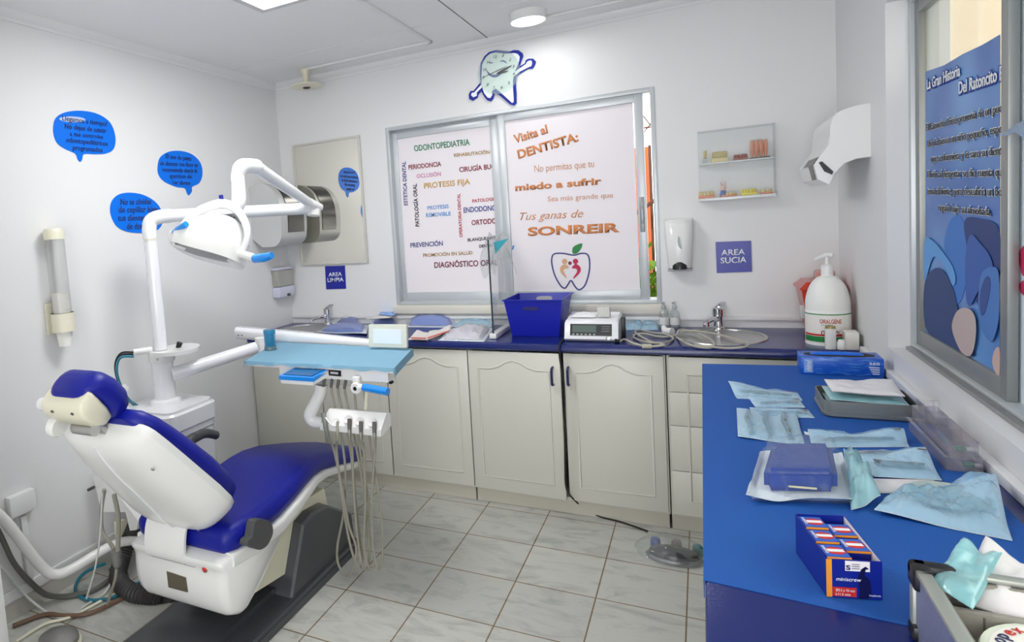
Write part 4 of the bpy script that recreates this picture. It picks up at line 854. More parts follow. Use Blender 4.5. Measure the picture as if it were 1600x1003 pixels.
g = G().prism([(TN0.x + .0, 2.185), (TN1.x, 2.185), (TF1.x, TF1.y), (TF0.x, TF0.y)], 2, ZTR - .024, ZTR - .006); g.ob('tray', M_white, du)
a, b2 = at(440, 590, 1, 2.2).x, at(605, 596, 1, 2.2).x
G().prism([(a, 2.19), (b2 + .01, 2.19), (TF1.x - .01, 2.5), (a + .05, 2.5)], 2, ZTR - .062, ZTR - .025).ob('tray_body', M_white, du)
# control pad
P = px([(443, 584), (449, 574), (503, 575), (492, 588), (489, 595), (465, 596), (447, 593)], 1, 2.15)
pc = at(470, 585, 1, 2.13); pw_ = (at(497, 585, 1, 2.13).x - at(443, 585, 1, 2.13).x)
cp = G().loft([[(pc.x - pw_ * .42, 2.20, pc.z + .012), (pc.x + pw_ * .62, 2.20, pc.z + .012), (pc.x + pw_ * .62, 2.20, pc.z - .012), (pc.x - pw_ * .42, 2.20, pc.z - .012)], [(pc.x - pw_ * .5, 2.10, pc.z - .004), (pc.x + pw_ * .48, 2.10, pc.z - .004), (pc.x + pw_ * .44, 2.10, pc.z - .034), (pc.x - pw_ * .46, 2.10, pc.z - .034)]]).ob('control_pad', M_white, du)
G().loft([[(pc.x - pw_ * .41, 2.197, pc.z + .0135), (pc.x + pw_ * .6, 2.197, pc.z + .0135), (pc.x + pw_ * .6, 2.197, pc.z + .006), (pc.x - pw_ * .41, 2.197, pc.z + .006)], [(pc.x - pw_ * .505, 2.096, pc.z - .002), (pc.x + pw_ * .485, 2.096, pc.z - .002), (pc.x + pw_ * .485, 2.096, pc.z - .018), (pc.x - pw_ * .505, 2.096, pc.z - .018)]]).ob('pad_wrap', M_filmblue, cp)
G().slab([(pc.x - pw_ * .36, 2.185, pc.z + .0125), (pc.x + pw_ * .5, 2.185, pc.z + .0125), (pc.x + pw_ * .4, 2.11, pc.z + .0015), (pc.x - pw_ * .42, 2.11, pc.z + .0015)], (0, 0, .0015)).ob('keys', mat('keypad_blue', (16, 92, 150), .25, coat=.5), cp)
P = px([(512, 577), (533, 579), (533, 588), (512, 586)], 1, 2.187)
o = G().slab(P, (0, -.003, 0)).ob('display', M_black, du); G().slab([p + Vector((0, -.0031, 0)) for p in px([(517, 580.5), (529, 581.5), (529, 584.5), (517, 583.5)], 1, 2.187)], (0, -.0005, 0)).ob('digits', M_grey, o)
# viewer plate standing on the far right corner of the tray
P = px([(576, 507.5), (635, 508), (635.5, 543.5), (576, 541.5)], 1, 2.5)
vw = G().slab(P, (0, .018, 0)).ob('film_viewer', mat('viewer_ivory', (220, 220, 206), .35), du)
P = px([(583, 514), (627, 515), (627, 538), (583, 536)], 1, 2.4985); G().slab(P, (0, .002, 0)).ob('viewer_screen', mat('viewer_white', (232, 240, 246), .3), vw)
# right handle
hp = at(557, 606, 1, 2.16); G().lathe([(0, -.012), (.02, -.012), (.023, -.008), (.023, .008), (.02, .012), (0, .012)], hp, axis=(0, -1, 0), n=24).box(hp.x - .014, hp.x + .014, 2.155, 2.175, hp.z, hp.z + .045, .003).ob('handle_hub', M_white, du)
G().lathe([(0, .0115), (.008, .0115), (.008, .0145), (0, .0145)], hp, axis=(0, -1, 0), n=16).ob('hub_bolt', M_black, du)
a, b2 = at(568, 605, 1, 2.155), at(606, 612, 1, 2.14); G().tube([hp, a], .013, 12).ob('handle_stub', M_white, du); G().tube([a, b2.lerp(a, .5), b2], [.0155, .016, .0155], 14).ob('handle_grip', M_filmblue, du)
for u, v in ((597, 594),): p = at(u, v, 1, 2.2); G().lathe([(0, -.01), (.009, -.006), (.01, .004), (0, .008)], p, n=12).ob('hook_knob', M_black, du)
P = [at(*q, 1, 2.25) for q in ((606, 583), (607, 594), (610, 598), (614, 596))]; G().tube(P, .006, 10).ob('hook', M_black, du)
# hose connector strip
a, b2 = at(497, 594, 1, 2.21), at(556, 602, 1, 2.21)
o = G().box(a.x, b2.x, 2.2, 2.24, ZTR - .09, ZTR - .062, .002).ob('connector_strip', mat('connector_grey', (176, 176, 172), .4), du)
TX = [(506, 598), (518, 599), (528, 600), (539, 601), (553, 603), (569, 606)]
for u, v in TX[:4]: p = at(u, v, 1, 2.195); G().tube([p + Vector((.006, 0, .022)), p, p + Vector((-.004, 0, -.016))], .0065, 10).ob('connector', M_hosedk, o)
# curved holder arm and handpiece block
P = [at(*q, 1, 2.22) for q in ((502, 600), (500, 615), (492, 632), (485, 648), (490, 658), (506, 660))]
G().tube(P, [.028, .027, .027, .029, .026, .022], 16, sub=7).ob('holder_arm', M_white, du)
yb = 2.12; a, b2, c, d = [at(*q, 1, yb) for q in ((506, 643), (597, 650), (595, 683), (500, 672))]
rings = []
for t in (0, 1):
    p, q = (a, d) if t == 0 else (b2, c); h = p.z - q.z
    rings.append([(p.x, yb + .055, p.z), (p.x, yb + .075, p.z - .012), (p.x, yb + .075, p.z - .06), (q.x, yb + .02, q.z), (q.x, yb, q.z + .002), (q.x + (p.x - q.x) * .35, yb - .002, q.z + h * .34), (p.x, yb + .04, p.z)])
hb = G().loft(rings).ob('handpiece_holder', M_white, du)
HP = [(510, 664), (526, 661), (545, 656), (563, 659), (583, 661)]
for u, v in HP:
    p = at(u, v + 1, 1, yb + .012); G().lathe([(0, -.002), (.011, -.002), (.019, .006), (.017, .012), (0, .004)], p, axis=(0, -.75, .66), n=20).ob('holder_cup', mat('cup_shade', (216, 212, 214), .4), hb)
# hoses hanging in loops between the tray and the holder
def hose(hole, sock, low, wl, wr, yy=2.16, m_=None):
    H, S_ = at(*hole, 1, yb - .004), at(*sock, 1, 2.2)
    P = [H + Vector((0, .006, .022)), H, H + Vector((0, -.006, -.05))] + [at(*q, 1, yy) for q in wl] + [at(*low, 1, yy)] + [at(*q, 1, yy + .03) for q in wr] + [S_ + Vector((0, .0, -.05)), S_]
    G().tube(P, .0052, 8, sub=6).ob('hose', m_ or M_hose, du)
    return H
H = [hose((511, 668), TX[1], (546, 899), [(521, 700), (536, 770), (545, 820), (557, 860)], [(530, 885), (527, 855), (537, 800), (540, 740), (533, 680)]),
     hose((527, 667), TX[2], (560, 886), [(526, 705), (535, 780), (547, 850)], [(566, 870), (556, 790), (547, 700)]),
     hose((546, 664), TX[3], (569, 888), [(550, 700), (553, 770), (560, 850)], [(577, 872), (571, 790), (557, 700)]),
     hose((564, 668), TX[4], (577, 887), [(568, 700), (571, 780), (569, 850)], [(585, 872), (577, 790), (562, 700)]),
     hose((585, 669), TX[5], (591, 889), [(586, 700), (581, 780), (583, 850)], [(598, 866), (594, 790), (580, 700)])]
for k in (2, 3, 4): G().tube([H[k] + Vector((0, .004, .024)), H[k], H[k] + Vector((0, -.005, -.05))], [.009, .009, .006], 10).ob('hose_sleeve', M_hosedk, du)
p = H[0]; G().tube([p + Vector((-.012, .0, .06)), p + Vector((0, -.012, .01)), p + Vector((.012, -.012, -.05))], [.011, .009, .006], 10).ob('syringe', M_tin, du)
G().tube([p + Vector((-.01, -.004, .05)), p + Vector((.035, -.02, .015))], [.004, .002], 8).ob('syringe_lever', M_steel, du)
G().tube([at(573, 612, 1, 2.19), at(571, 652, 1, 2.19)], .008, 10).ob('cream_tube', M_cream, du)

# drape on the tray
g = G(); Zd = ZTR + .0
NU, NV = 40, 14
def dr(i, j):
    ii, jj = round(i * NU), round(j * NV); i2 = min(max(ii - 1, 0), NU - 2) / (NU - 2); j2 = max(jj - 1, 0) / (NV - 1)
    n0 = TN0 + Vector((-.012, .008, 0)); n1 = TN1 + Vector((.008, .008, 0)); f0 = TF0 + Vector((-.02, .02, 0)); f1 = TF1 + Vector((.008, .01, 0))
    p = n0.lerp(n1, i2).lerp(f0.lerp(f1, i2), j2); z = Zd + .0008 * math.sin(i2 * 31) + (.003 if abs(i2 - .52) < .02 else 0)
    if jj == 0: z -= .014 + .002 * math.sin(i2 * 17) + .003 * math.sin(i2 * 41); p.y -= .004
    if ii == 0: z -= .016; p.x -= .003
    if ii == NU: z -= .03; p.x += .004
    return Vector((p.x, p.y, z))
g.grid(dr, NU, NV); g.b.normal_update(); bmesh.ops.solidify(g.b, geom=g.b.faces[:], thickness=.0012)
tag(g.ob('tray_drape', M_drape, ang=70), 'light blue paper drape covering the instrument tray', 'drape')
c = at(423, 546, 2, ZTR + .002); c2 = at(423, 515, 1, c.y)
t = thing('glass_jar', 'small blue translucent jar with a grey foot on the tray drape', 'jar', c)
hj = c2.z - c.z
G().lathe([(0, 0), (.030, 0), (.030, hj * .12), (.028, hj * .18), (0, hj * .18)], (c.x, c.y, c.z), n=28).ob('foot', mat('jar_grey', (90, 116, 122), .3), t)
G().lathe([(0, hj * .185), (.027, hj * .185), (.027, hj * .78), (.029, hj * .8), (.029, hj * .97), (.026, hj), (0, hj)], (c.x, c.y, c.z), n=28).ob('jar_body', clear('jar_blue', (110, 190, 222), (60, 150, 190), .45, .1, .4), t)

# ================================================================ PIPES, HOSES AND PEDALS ON THE FLOOR
P = [Vector((.05, 1.25, .66)), at(0, 806, 0, .05), at(40, 855, 0, .06), at(66, 886, 0, .07), at(84, 897, 0, .09), at(110, 890, 0, .12), at(180, 850, 0, .16), Vector((.2, 1.962, .12))]
tag(G().tube(P, .021, 16, sub=5).ob('drain_pipe', M_white), 'thick white bent pipe along the foot of the left wall', 'pipe')
P = [at(215, 815, 1, 1.95), at(203, 840, 1, 1.93), at(190, 875, 1, 1.86), at(185, 905, 1, 1.78), at(205, 925, 1, 1.74), at(235, 932, 1, 1.76), at(262, 935, 1, 1.8), Vector((.62, 1.88, .09))]
g = G(); Q = spline(P, 14); g.tube(Q, [.036 + .0025 * (-1) ** i for i in range(len(Q))], 14, smooth=False)
tag(g.ob('suction_duct', mat('black_duct', (52, 50, 50), .55)), 'dark ribbed duct curling behind the chair base', 'hose')
def fl(pts, r, m_, name, label, z=None, grp=None):
    zz = z if z is not None else r + .002
    def q(u, v, k):
        p = at(u, v, 2, zz + k)
        if p.x < .035:
            p = at(u, v, 0, .035); p.z = max(p.z, zz)
        return p
    return tag(G().tube([q(u, v, k) for u, v, k in pts], r, 8, sub=6).ob(name, m_), label, 'hose', grp)
fl([(-40, 760, .5), (0, 835, .3), (22, 880, .15), (50, 912, .05), (75, 930, 0), (110, 931, 0), (150, 920, 0), (185, 895, 0)], .011, M_hosedk, 'floor_hose', 'thick grey hose sagging from the left edge to the floor')
fl([(-20, 870, .2), (5, 890, .1), (40, 930, 0), (75, 958, 0), (103, 966, 0), (135, 945, 0), (165, 925, 0), (180, 890, .06)], .0055, M_grey, 'floor_hose', 'thin pale hose crossing the floor to the foot switch')
fl([(20, 978, 0), (70, 960, 0), (100, 962, 0), (140, 958, 0), (190, 935, 0), (230, 915, 0)], .009, M_brown, 'floor_hose', 'brown tube lying along the floor left of the chair')
fl([(25, 1003, 0), (70, 975, 0), (110, 964, 0), (165, 935, 0), (185, 925, 0)], .006, M_ivory, 'floor_hose', 'cream cable reaching the foot switch from the chair')
fl([(165, 880, .03), (135, 893, 0), (120, 910, 0), (120, 928, 0), (145, 938, 0), (180, 932, 0), (215, 912, 0), (250, 890, 0)], .0075, M_teal, 'floor_hose', 'teal hose looping over the floor under the chair')
fl([(170, 890, .0), (192, 888, 0), (200, 905, 0), (196, 925, 0), (178, 918, 0), (176, 900, 0)], .007, M_brown, 'floor_hose', 'coiled tan tube beside the dark ribbed duct')
def hang(pts, r, m_, label, y):
    return tag(G().tube([at(u, v, 1, y + k) for u, v, k in pts], r, 8, sub=6).ob('hanging_hose', m_), label, 'hose')
hang([(163, 765, 0), (158, 800, 0), (160, 830, 0), (172, 848, 0), (180, 862, 0)], .008, M_hose, 'grey hose hanging nearest the wall behind the backrest', 1.62)
hang([(178, 772, 0), (185, 810, 0), (184, 860, 0)], .009, M_hose, 'grey hose hanging down to the ribbed grey coupling', 1.60)
p = at(182, 872, 1, 1.60)
t = thing('hose_coupling', 'ribbed grey plastic coupling on the hose behind the chair', 'coupling', p - Vector((0, 0, .035)))
G().lathe([(0, -.035), (.012, -.035), (.016, -.028), (.018, -.01), (.0165, .0), (.02, .012), (.02, .03), (.014, .034), (0, .034)], p, n=20).ob('coupling_body', mat('coupling_grey', (120, 120, 120), .5), t)
hang([(182, 888, 0), (180, 905, 0), (172, 930, .03), (165, 950, .06)], .006, M_hose, 'thin hose below the ribbed grey coupling', 1.60)
hang([(160, 770, 0), (156, 840, 0), (148, 890, 0), (135, 935, 0)], .0035, M_grey, 'thin white cord hanging straight to the floor behind the chair', 1.50)
# assistant holder behind the chair
t = thing('suction_holder', 'white holder panel hanging between the chair back and the wall', 'holder', (.36, 1.85, .30))
P = px([(146, 745), (160, 742), (205, 800), (216, 815), (213, 828), (203, 829), (196, 800), (158, 800)], 1, 1.86)
G().slab(P, (0, .05, 0)).ob('holder_body', M_white, t)
p = at(147, 761, 1, 1.85); G().tube([p, p + Vector((-.03, -.01, -.014))], .007, 10).ob('holder_lever', M_arm, t)
P = px([(178, 815), (181, 852), (189, 852), (190, 815)], 1, 1.9); G().slab(P, (0, .03, 0)).ob('holder_post', M_ivory, t)
# foot switch at the bottom left
c = at(100, 990, 2, .03)
t = thing('foot_switch', 'oval grey foot switch on the floor at the bottom left', 'foot pedal', (c.x, c.y, 0))
k = at(127, 985, 2, .03) - c; kl = .09
G().lathe([(0, .001), (kl, .001), (kl, .012), (kl * .96, .016), (0, .016)], (c.x, c.y - .02, 0), n=36, sx=1, sy=.8).ob('base', M_ivory, t)
G().lathe([(0, .0162), (kl * .9, .0162), (kl * .88, .03), (kl * .7, .04), (0, .045)], (c.x - .004, c.y - .02, 0), n=36, sy=.8).ob('pedal_plate', mat('pedal_grey', (150, 148, 146), .3, .6), t)
# foot control wrapped in film by the drawers
c = at(1053, 866, 2, .02)
t = thing('foot_control', 'dark oval foot control in a clear bag below the drawer unit', 'foot pedal', (c.x, c.y, 0))
G().lathe([(0, .001), (.105, .001), (.108, .012), (.1, .02), (0, .02)], (c.x, c.y, 0), n=36, sy=.62).ob('base', mat('pedal_rim', (150, 150, 150), .3, .7), t)
G().lathe([(0, .0202), (.098, .0202), (.09, .034), (.06, .045), (0, .048)], (c.x, c.y, 0), n=36, sy=.55).ob('pedal_plate', mat('pedal_dark', (44, 44, 46), .3, coat=.4), t)
for (u, v), m_, n_ in (((1024, 841), mat('button_blue', (50, 80, 150), .3), 'blue'), ((1057, 845), mat('button_grey', (130, 116, 112), .4), 'grey'), ((1090, 853), mat('button_teal', (40, 110, 120), .3), 'teal')):
    p = at(u, v, 2, .04); G().lathe([(0, .001), (.021, .001), (.02, .036), (.016, .042), (0, .044)], (p.x, p.y, 0), n=20).ob('button', m_, t, label=n_ + ' button')
def bag(u, v):
    a = 2 * math.pi * u; r = .01 + v * 1.0
    x = c.x - .01 + .145 * v * math.cos(a) * (1 + .06 * math.sin(5 * a)); y = c.y + .045 + .125 * v * math.sin(a) * (1 + .05 * math.sin(7 * a + 1))
    return Vector((x, y, .003 + .062 * (1 - v ** 3) + .006 * noise.noise(Vector((x * 30, y * 30, 0)))))
g = G().grid(bag, 40, 8); bmesh.ops.remove_doubles(g.b, verts=g.b.verts[:], dist=1e-5); g.ob('clear_bag', M_filmclear if False else clear('bag_clear', (248, 250, 250), (226, 230, 230), .1, .12, .45, .8, 30), t)
P = [Vector((1.882, 3.30, ZT + .006)), Vector((1.88, 3.12, ZT + .006)), Vector((1.88, 3.068, ZT - .005)), Vector((1.88, 3.06, ZT - .06)), at(881, 600, 1, 3.06), at(883, 660, 1, 3.06), at(883, 730, 1, 3.055), at(886, 765, 1, 3.04), at(905, 788, 2, .05), at(935, 806, 2, .008), at(965, 814, 2, .006), at(990, 822, 2, .006), at(1012, 830, 2, .012)]
tag(G().tube(P, .0042, 8, sub=8).ob('power_cable', M_cable), 'black cable hanging down the cabinet doors and along the floor', 'cable')
# ================================================================ STERILISATION POUCHES
def pouch(label, corners, z0, content=None, film=None, back=None, puff=.012, curl=(0, 0, 0, 0), group=None, cat='pouch', name='sterile_pouch', wr=.004, nu=26, nv=14, seed=0, tint=None):
    Q = [at(u, v, 2, z0 + .004) for u, v in corners]; c = sum(Q, Vector()) / 4
    t = thing(name, label, cat, (c.x, c.y, z0), group)
    def bl(u, v): return Q[0].lerp(Q[1], u).lerp(Q[3].lerp(Q[2], u), v)
    def lift(u, v):
        k = [max(0, 1 - (math.hypot((u - a) * 1.3, v - b2) / .8) ** 2) ** 2 for a, b2 in ((0, 0), (1, 0), (1, 1), (0, 1))]
        return sum(q * w_ for q, w_ in zip(k, curl))
    def nz(p, f): return noise.noise(Vector((p.x * f + seed * 7.3, p.y * f, seed * 1.7)))
    def dome(u, v): return max(0, 16 * u * (1 - u) * v * (1 - v)) ** .55
    def low(u, v):
        p = bl(u, v); p.z = z0 + .0008 + lift(u, v); return p
    def up(u, v):
        p = low(u, v); d = dome(u, v)
        p.z += .0012 + puff * d + wr * (nz(p, 34) + .6 * nz(p, 80)) * min(1, d * 2) * (1 if d > 0 else 0); p.z = max(p.z, low(u, v).z + .0009); return p
    g = G().grid(low, nu // 2, nv // 2); g.b.normal_update(); bmesh.ops.solidify(g.b, geom=g.b.faces[:], thickness=-.0005); g.ob('paper_back', back or M_pouchpaper, t)
    g = G().grid(up, nu, nv); g.ob('film', film or M_film, t, ang=80)
    def P(u, v, k=.45): p = up(u, v); q = low(u, v); return q.lerp(p, k)
    if content == 'rod':
        G().tube([P(.12, .55), P(.35, .5), P(.7, .5), P(.88, .52)], [.0035, .0045, .004, .002], 8).ob('instrument', M_tin, t)
    elif content == 'mirror':
        G().tube([P(.15, .6), P(.6, .55), P(.8, .5)], [.003, .003, .0025], 8).lathe([(0, 0), (.012, .0), (.012, .003), (0, .003)], P(.84, .5), n=16).ob('instrument', M_steel, t)
    elif content == 'forceps':
        for k in (.2, .5, .8):
            G().tube([P(k, .12), P(k - .03, .4), P(k, .62), P(k + .01, .9)], [.006, .008, .007, .004], 8).ob('instrument', M_tin, t)
    elif content == 'syringe':
        G().tube([P(.2, .55), P(.3, .55), P(.75, .6), P(.85, .62)], [.012, .007, .007, .008], 10).box(-.001, .001, -.016, .016, -.003, .003, M=Matrix.Translation(P(.24, .55))).ob('instrument', M_tin, t)
    elif content in ('pack', 'gauze'):
        g = G()
        def pk(u, v):
            p = P(.08 + .84 * u, .1 + .8 * v, .9 if 0 < u < 1 and 0 < v < 1 else .1); return p
        g.grid(pk, 18, 10); g.ob('contents', tint or (M_bluecont if content == 'pack' else M_gauze), t)
    elif content == 'disc':
        p = P(.55, .32, .5); G().lathe([(0, 0), (.062, 0), (.062, .006), (.056, .007), (.05, .004), (0, .004)], p - Vector((0, 0, .003)), n=36).ob('contents', mat('clear_ring', (186, 200, 196), .3), t)
    elif content == 'tag':
        p = P(.82, .5, 1.0); 
    if content in ('rod', 'syringe', 'mirror'):
        q = P(.92, .2, 1.02); G().box(-.008, .008, -.004, .004, 0, .0006, M=Matrix.Translation(q)).ob('indicator_strip', mat('indicator_brown', (120, 104, 96), .6), t)
    return t
Zc = ZT
def bp(*a, **k): return pouch(*a, **k)
M_papertan = mat('envelope_paper', (228, 222, 218), .75)
bp('blue filled pouch at the front left of the worktop beside the sink', ((514, 508), (576, 507), (573, 523), (494, 518)), Zc, 'pack', M_filmclear, puff=.035, seed=1, curl=(0, 0, .01, .0))
bp('navy filled pouch bulging behind the corner tap', ((536, 493), (577, 497), (558, 508), (509, 504)), Zc, 'pack', M_filmclear, puff=.075, seed=2, curl=(.015, 0, 0, .0), tint=mat('navy_pack', (74, 96, 176), .7, bump=.2, bscale=50))
bp('blue filled pouch half hidden behind the film viewer', ((585, 500), (617, 496), (622, 509), (578, 509)), Zc, 'pack', M_filmclear, puff=.05, seed=3)
bp('white paper envelope lying over the navy pouch', ((596, 490), (619, 491), (609, 496), (570, 498)), Zc + .06, None, M_papertan, M_papertan, puff=.003, wr=.001, seed=4)
bp('small sky blue packet on top of the white envelope', ((597, 485), (623, 486), (614, 493), (591, 491)), Zc + .068, None, M_filmblue, M_pouchwhite, puff=.006, wr=.002, seed=5, curl=(.006, .004, 0, 0), name='blue_packet', cat='packet')
bp('crumpled clear wrapper behind the film viewer', ((632, 494), (651, 493), (640, 507), (616, 509)), Zc, None, M_filmclear, M_papertan, puff=.035, wr=.012, seed=6, curl=(.02, .03, 0, 0), name='clear_wrapper', cat='wrapper')
bp('large blue drape pack in the middle of the pouch pile', ((652, 492), (732, 492), (706, 511), (630, 510)), Zc, 'pack', M_filmclear, puff=.085, seed=7, nu=34)
bp('pale blue pouch propped up beside the clear screen', ((742, 494), (771, 496), (768, 510), (706, 510)), Zc, None, M_film, M_pouchpaper, puff=.05, wr=.008, seed=8, curl=(.035, .025, 0, 0))
bp('paper envelope with red stripe just right of the film viewer', ((652, 518), (672, 519), (666, 531), (637, 530)), Zc, None, M_papertan, M_papertan, puff=.008, wr=.002, seed=9, curl=(.012, .0, 0, 0), name='paper_envelope', cat='envelope')
bp('tilted paper envelope with red stripe before the gauze bag', ((671, 519), (705, 512), (704, 519), (666, 531)), Zc, None, M_papertan, M_papertan, puff=.008, wr=.002, seed=10, curl=(.01, .02, .01, 0), name='paper_envelope', cat='envelope')
bp('clear bag of crumpled white gauze at the worktop edge', ((712, 515), (772, 511), (756, 533), (684, 531)), Zc, 'gauze', M_filmclear, puff=.05, wr=.012, seed=11, nu=36, nv=18)
for n_, pts in (('a', ((641, 528.6), (666, 529.6), (666, 527.6), (643, 526.8))), ('b', ((668, 529.2), (703, 517.5), (703, 515.6), (668, 527)))):
    par = [o for o in bpy.data.objects if o.name.startswith('paper_envelope') and o.parent is None][0 if n_ == 'a' else 1]
    G().slab([at(*p, 2, Zc + .0145) for p in pts], (0, 0, .0006)).ob('red_stripe', mat('stripe_red', (206, 84, 56), .6), par)
# clear screen
t = thing('clear_screen', 'clear upright splash screen in a white foot between pouches and basket', 'screen', (1.53, 3.37, ZT))
G().box(1.512, 1.548, 3.165, 3.56, ZT + .001, ZT + .028, .004).ob('foot_rail', M_white, t)
zt = at(768, 374, 1, 3.18).z
G().box(1.527, 1.533, 3.18, 3.575, ZT + .02, zt).ob('panel', M_acryl, t)
G().box(1.5262, 1.5338, 3.176, 3.18, ZT + .02, zt).ob('edge', mat('edge_dark', (40, 52, 50), .3), t)
G().box(1.521, 1.539, 3.553, 3.575, ZT + .02, zt, .002).ob('rear_rail', M_acryl, t)
# plastic cover hung over the screen
t = thing('plastic_cover', 'crumpled clear cover with a teal corner hung over the splash screen', 'cover', (1.53, 3.3, zt - .15))
def cov(u, v):
    y = 3.19 + .28 * u; s_ = (v - .5) * 2; x = 1.53 + .05 * s_ * (1 + .3 * math.sin(u * 9)); z = zt + .012 + .02 * math.sin(u * 7 + 1) * (1 - abs(s_)) - abs(s_) ** 1.3 * (.12 + .1 * math.sin(u * 5) ** 2)
    return Vector((x + .012 * noise.noise(Vector((u * 6, v * 6, 1))), y, z + .012 * noise.noise(Vector((u * 8, v * 8, 4)))))
G().grid(cov, 22, 22).ob('film', clear('cover_film', (246, 250, 250), (220, 230, 232), .1, .1, .55, .8, 30), t, ang=80)
P = px([(772, 378), (793, 373), (795, 372), (774, 397)], 1, 3.22); G().slab(P, (0, -.001, 0)).ob('teal_corner', mat('teal_print', (40, 150, 168), .4), t)
P = px([(801, 384), (804, 383), (802, 390), (800, 390)], 1, 3.22); G().slab(P, (0, -.001, 0)).ob('blue_print', mat('print_blue', (30, 110, 180), .4), t)
# blue basket
t = thing('basket', 'tapered blue plastic basket with hand slots on the worktop', 'basket', (1.725, 3.36, ZT))
B0 = [(1.605, 3.262), (1.842, 3.262), (1.842, 3.42), (1.605, 3.42)]; B1 = [(1.584, 3.212), (1.872, 3.212), (1.872, 3.5), (1.588, 3.5)]; zb1 = 1.047
g = G(); th = .004
def ringb(k, ins):
    cx = 1.725; R = []
    for (a, b2), (c_, d) in zip(B0, B1):
        x = a + (c_ - a) * k; y = b2 + (d - b2) * k; R.append((x + (ins if x < cx else -ins), y + (ins if y < 3.35 else -ins)))
    return R
Z = lambda k: ZT + .001 + (zb1 - ZT) * k
def rr3(k, ins, z): return [Vector((a, b2, z)) for a, b2 in ringb(k, ins)]
g.loft([rr3(.0, 0, Z(0)), rr3(1, 0, Z(1)), rr3(1, -.006, Z(1)), rr3(1.03, -.006, Z(1.03)), rr3(1.03, th, Z(1.03)), rr3(.03, th, Z(.03))]); bk = g.ob('tub', mat('basket_blue', (14, 28, 168), .4), t, ang=25)
for yy, vv, m_ in ((3.216, (842, 482), M_gap),):
    P = [(1.725 + .045 * math.cos(a) * (abs(math.cos(a)) ** -.3 if abs(math.cos(a)) > .01 else 0), .0) for a in [0]]
c = at(829, 482, 1, 3.222); o2 = [(c.x + .04 * math.copysign(abs(math.cos(a)) ** .6, math.cos(a)), c.z + .0085 * math.copysign(abs(math.sin(a)) ** .7, math.sin(a))) for a in [i * math.pi / 12 for i in range(24)]]
G().prism(o2, 1, 3.2195, 3.226).ob('hand_slot', mat('slot_navy', (8, 14, 96), .5), bk)
c = at(851, 466, 1, 3.492); o2 = [(c.x + .042 * math.copysign(abs(math.cos(a)) ** .6, math.cos(a)), c.z + .013 * math.copysign(abs(math.sin(a)) ** .7, math.sin(a))) for a in [i * math.pi / 12 for i in range(24)]]
G().prism(o2, 1, 3.482, 3.4895).ob('hand_slot', mat('slot_light', (206, 204, 200), .6), bk)
P = [at(*q, 1, 3.30) for q in ((881, 470), (897, 466), (896, 490), (890, 506), (878, 500))]
def crump(u, v):
    p = P[0].lerp(P[1], u).lerp(P[3 + (1 if u < .5 else 0)].lerp(P[3], u), v); p = P[0].lerp(P[1], u).lerp(P[4].lerp(P[3], u), v)
    return p + Vector((.004 * noise.noise(p * 30), .02 * noise.noise(p * 25 + Vector((3, 1, 2))), 0))
g = G().grid(crump, 10, 12); tag(g.ob('clear_bag', MATS['cover_film'], ang=80), 'small clear plastic bag between the blue basket and the white console', 'bag')
# surgical motor console
t = thing('motor_console', 'white surgical motor console with a dark screen on the worktop', 'console', (2.0, 3.2, ZT))
f0, f1, f2, f3 = at(882, 533, 2, ZT + .003), at(965, 537, 2, ZT + .003), None, None
xl, xr_, yf_ = f0.x, f1.x, 3.14
zt0 = at(890, 501, 1, yf_ + .03).z
rings = []
for x, k in ((xl, .9), (xl + .008, 1), (xr_ - .008, 1), (xr_, .9)):
    rings.append([(x, y_, ZT + .004 + (z_ - ZT) * k) for y_, z_ in ((yf_ + .012, ZT + .0), (yf_, ZT + .012), (yf_ + .025, zt0 - .012), (yf_ + .04, zt0), (yf_ + .2, zt0 + .014), (yf_ + .215, zt0), (yf_ + .215, ZT))])
cs = G().loft(rings).ob('housing', M_enamel, t, ang=45)
def FP(u, v): # point on the sloping front, u across 0..1, v up 0..1
    return Vector((xl + (xr_ - xl) * u, yf_ + .025 * v - .0012, ZT + .016 + (zt0 - .016 - ZT - .014) * v + .002))
def panel(u0, u1, v0, v1, m_, name, par, lift=0): return G().slab([FP(u0, v0) + Vector((0, -lift, 0)), FP(u1, v0) + Vector((0, -lift, 0)), FP(u1, v1) + Vector((0, -lift, 0)), FP(u0, v1) + Vector((0, -lift, 0))], (0, -.0008, 0)).ob(name, m_, par)
sc = panel(.11, .885, .2, .97, mat('console_dark', (44, 46, 48), .15, coat=.5), 'screen_panel', cs)
panel(.155, .6, .42, .88, mat('lcd_grey', (92, 108, 102), .2), 'lcd', sc, .001)
for k in range(6): panel(.155 + k * .078, .18 + k * .078 + .012, .25, .32, M_grey, 'key_symbol', sc, .001)
for k in range(3): panel(.7, .85, .5 + k * .15, .515 + k * .15, M_grey, 'printed_line', sc, .001)
c = FP(.82, .04); G().lathe([(0, 0), (.011, 0), (.011, .004), (.006, .005), (.005, .002), (0, .002)], c, axis=(0, -1, .1), n=20).ob('socket', M_steel, cs)
t = thing('white_card_box', 'small pale card box standing on the white motor console', 'box', (0, 0, 0)); 
c0 = at(944, 498, 1, yf_ + .08); c0.z = zt0 + .012; t.location = c0; OFF[t.name] = c0
hb_ = at(944, 479, 1, yf_ + .08).z - c0.z; wb = .028
G().box(c0.x - wb, c0.x + wb, c0.y - .015, c0.y + .015, c0.z, c0.z + hb_, .002).ob('box_body', mat('card_pale', (206, 206, 200), .6), t)
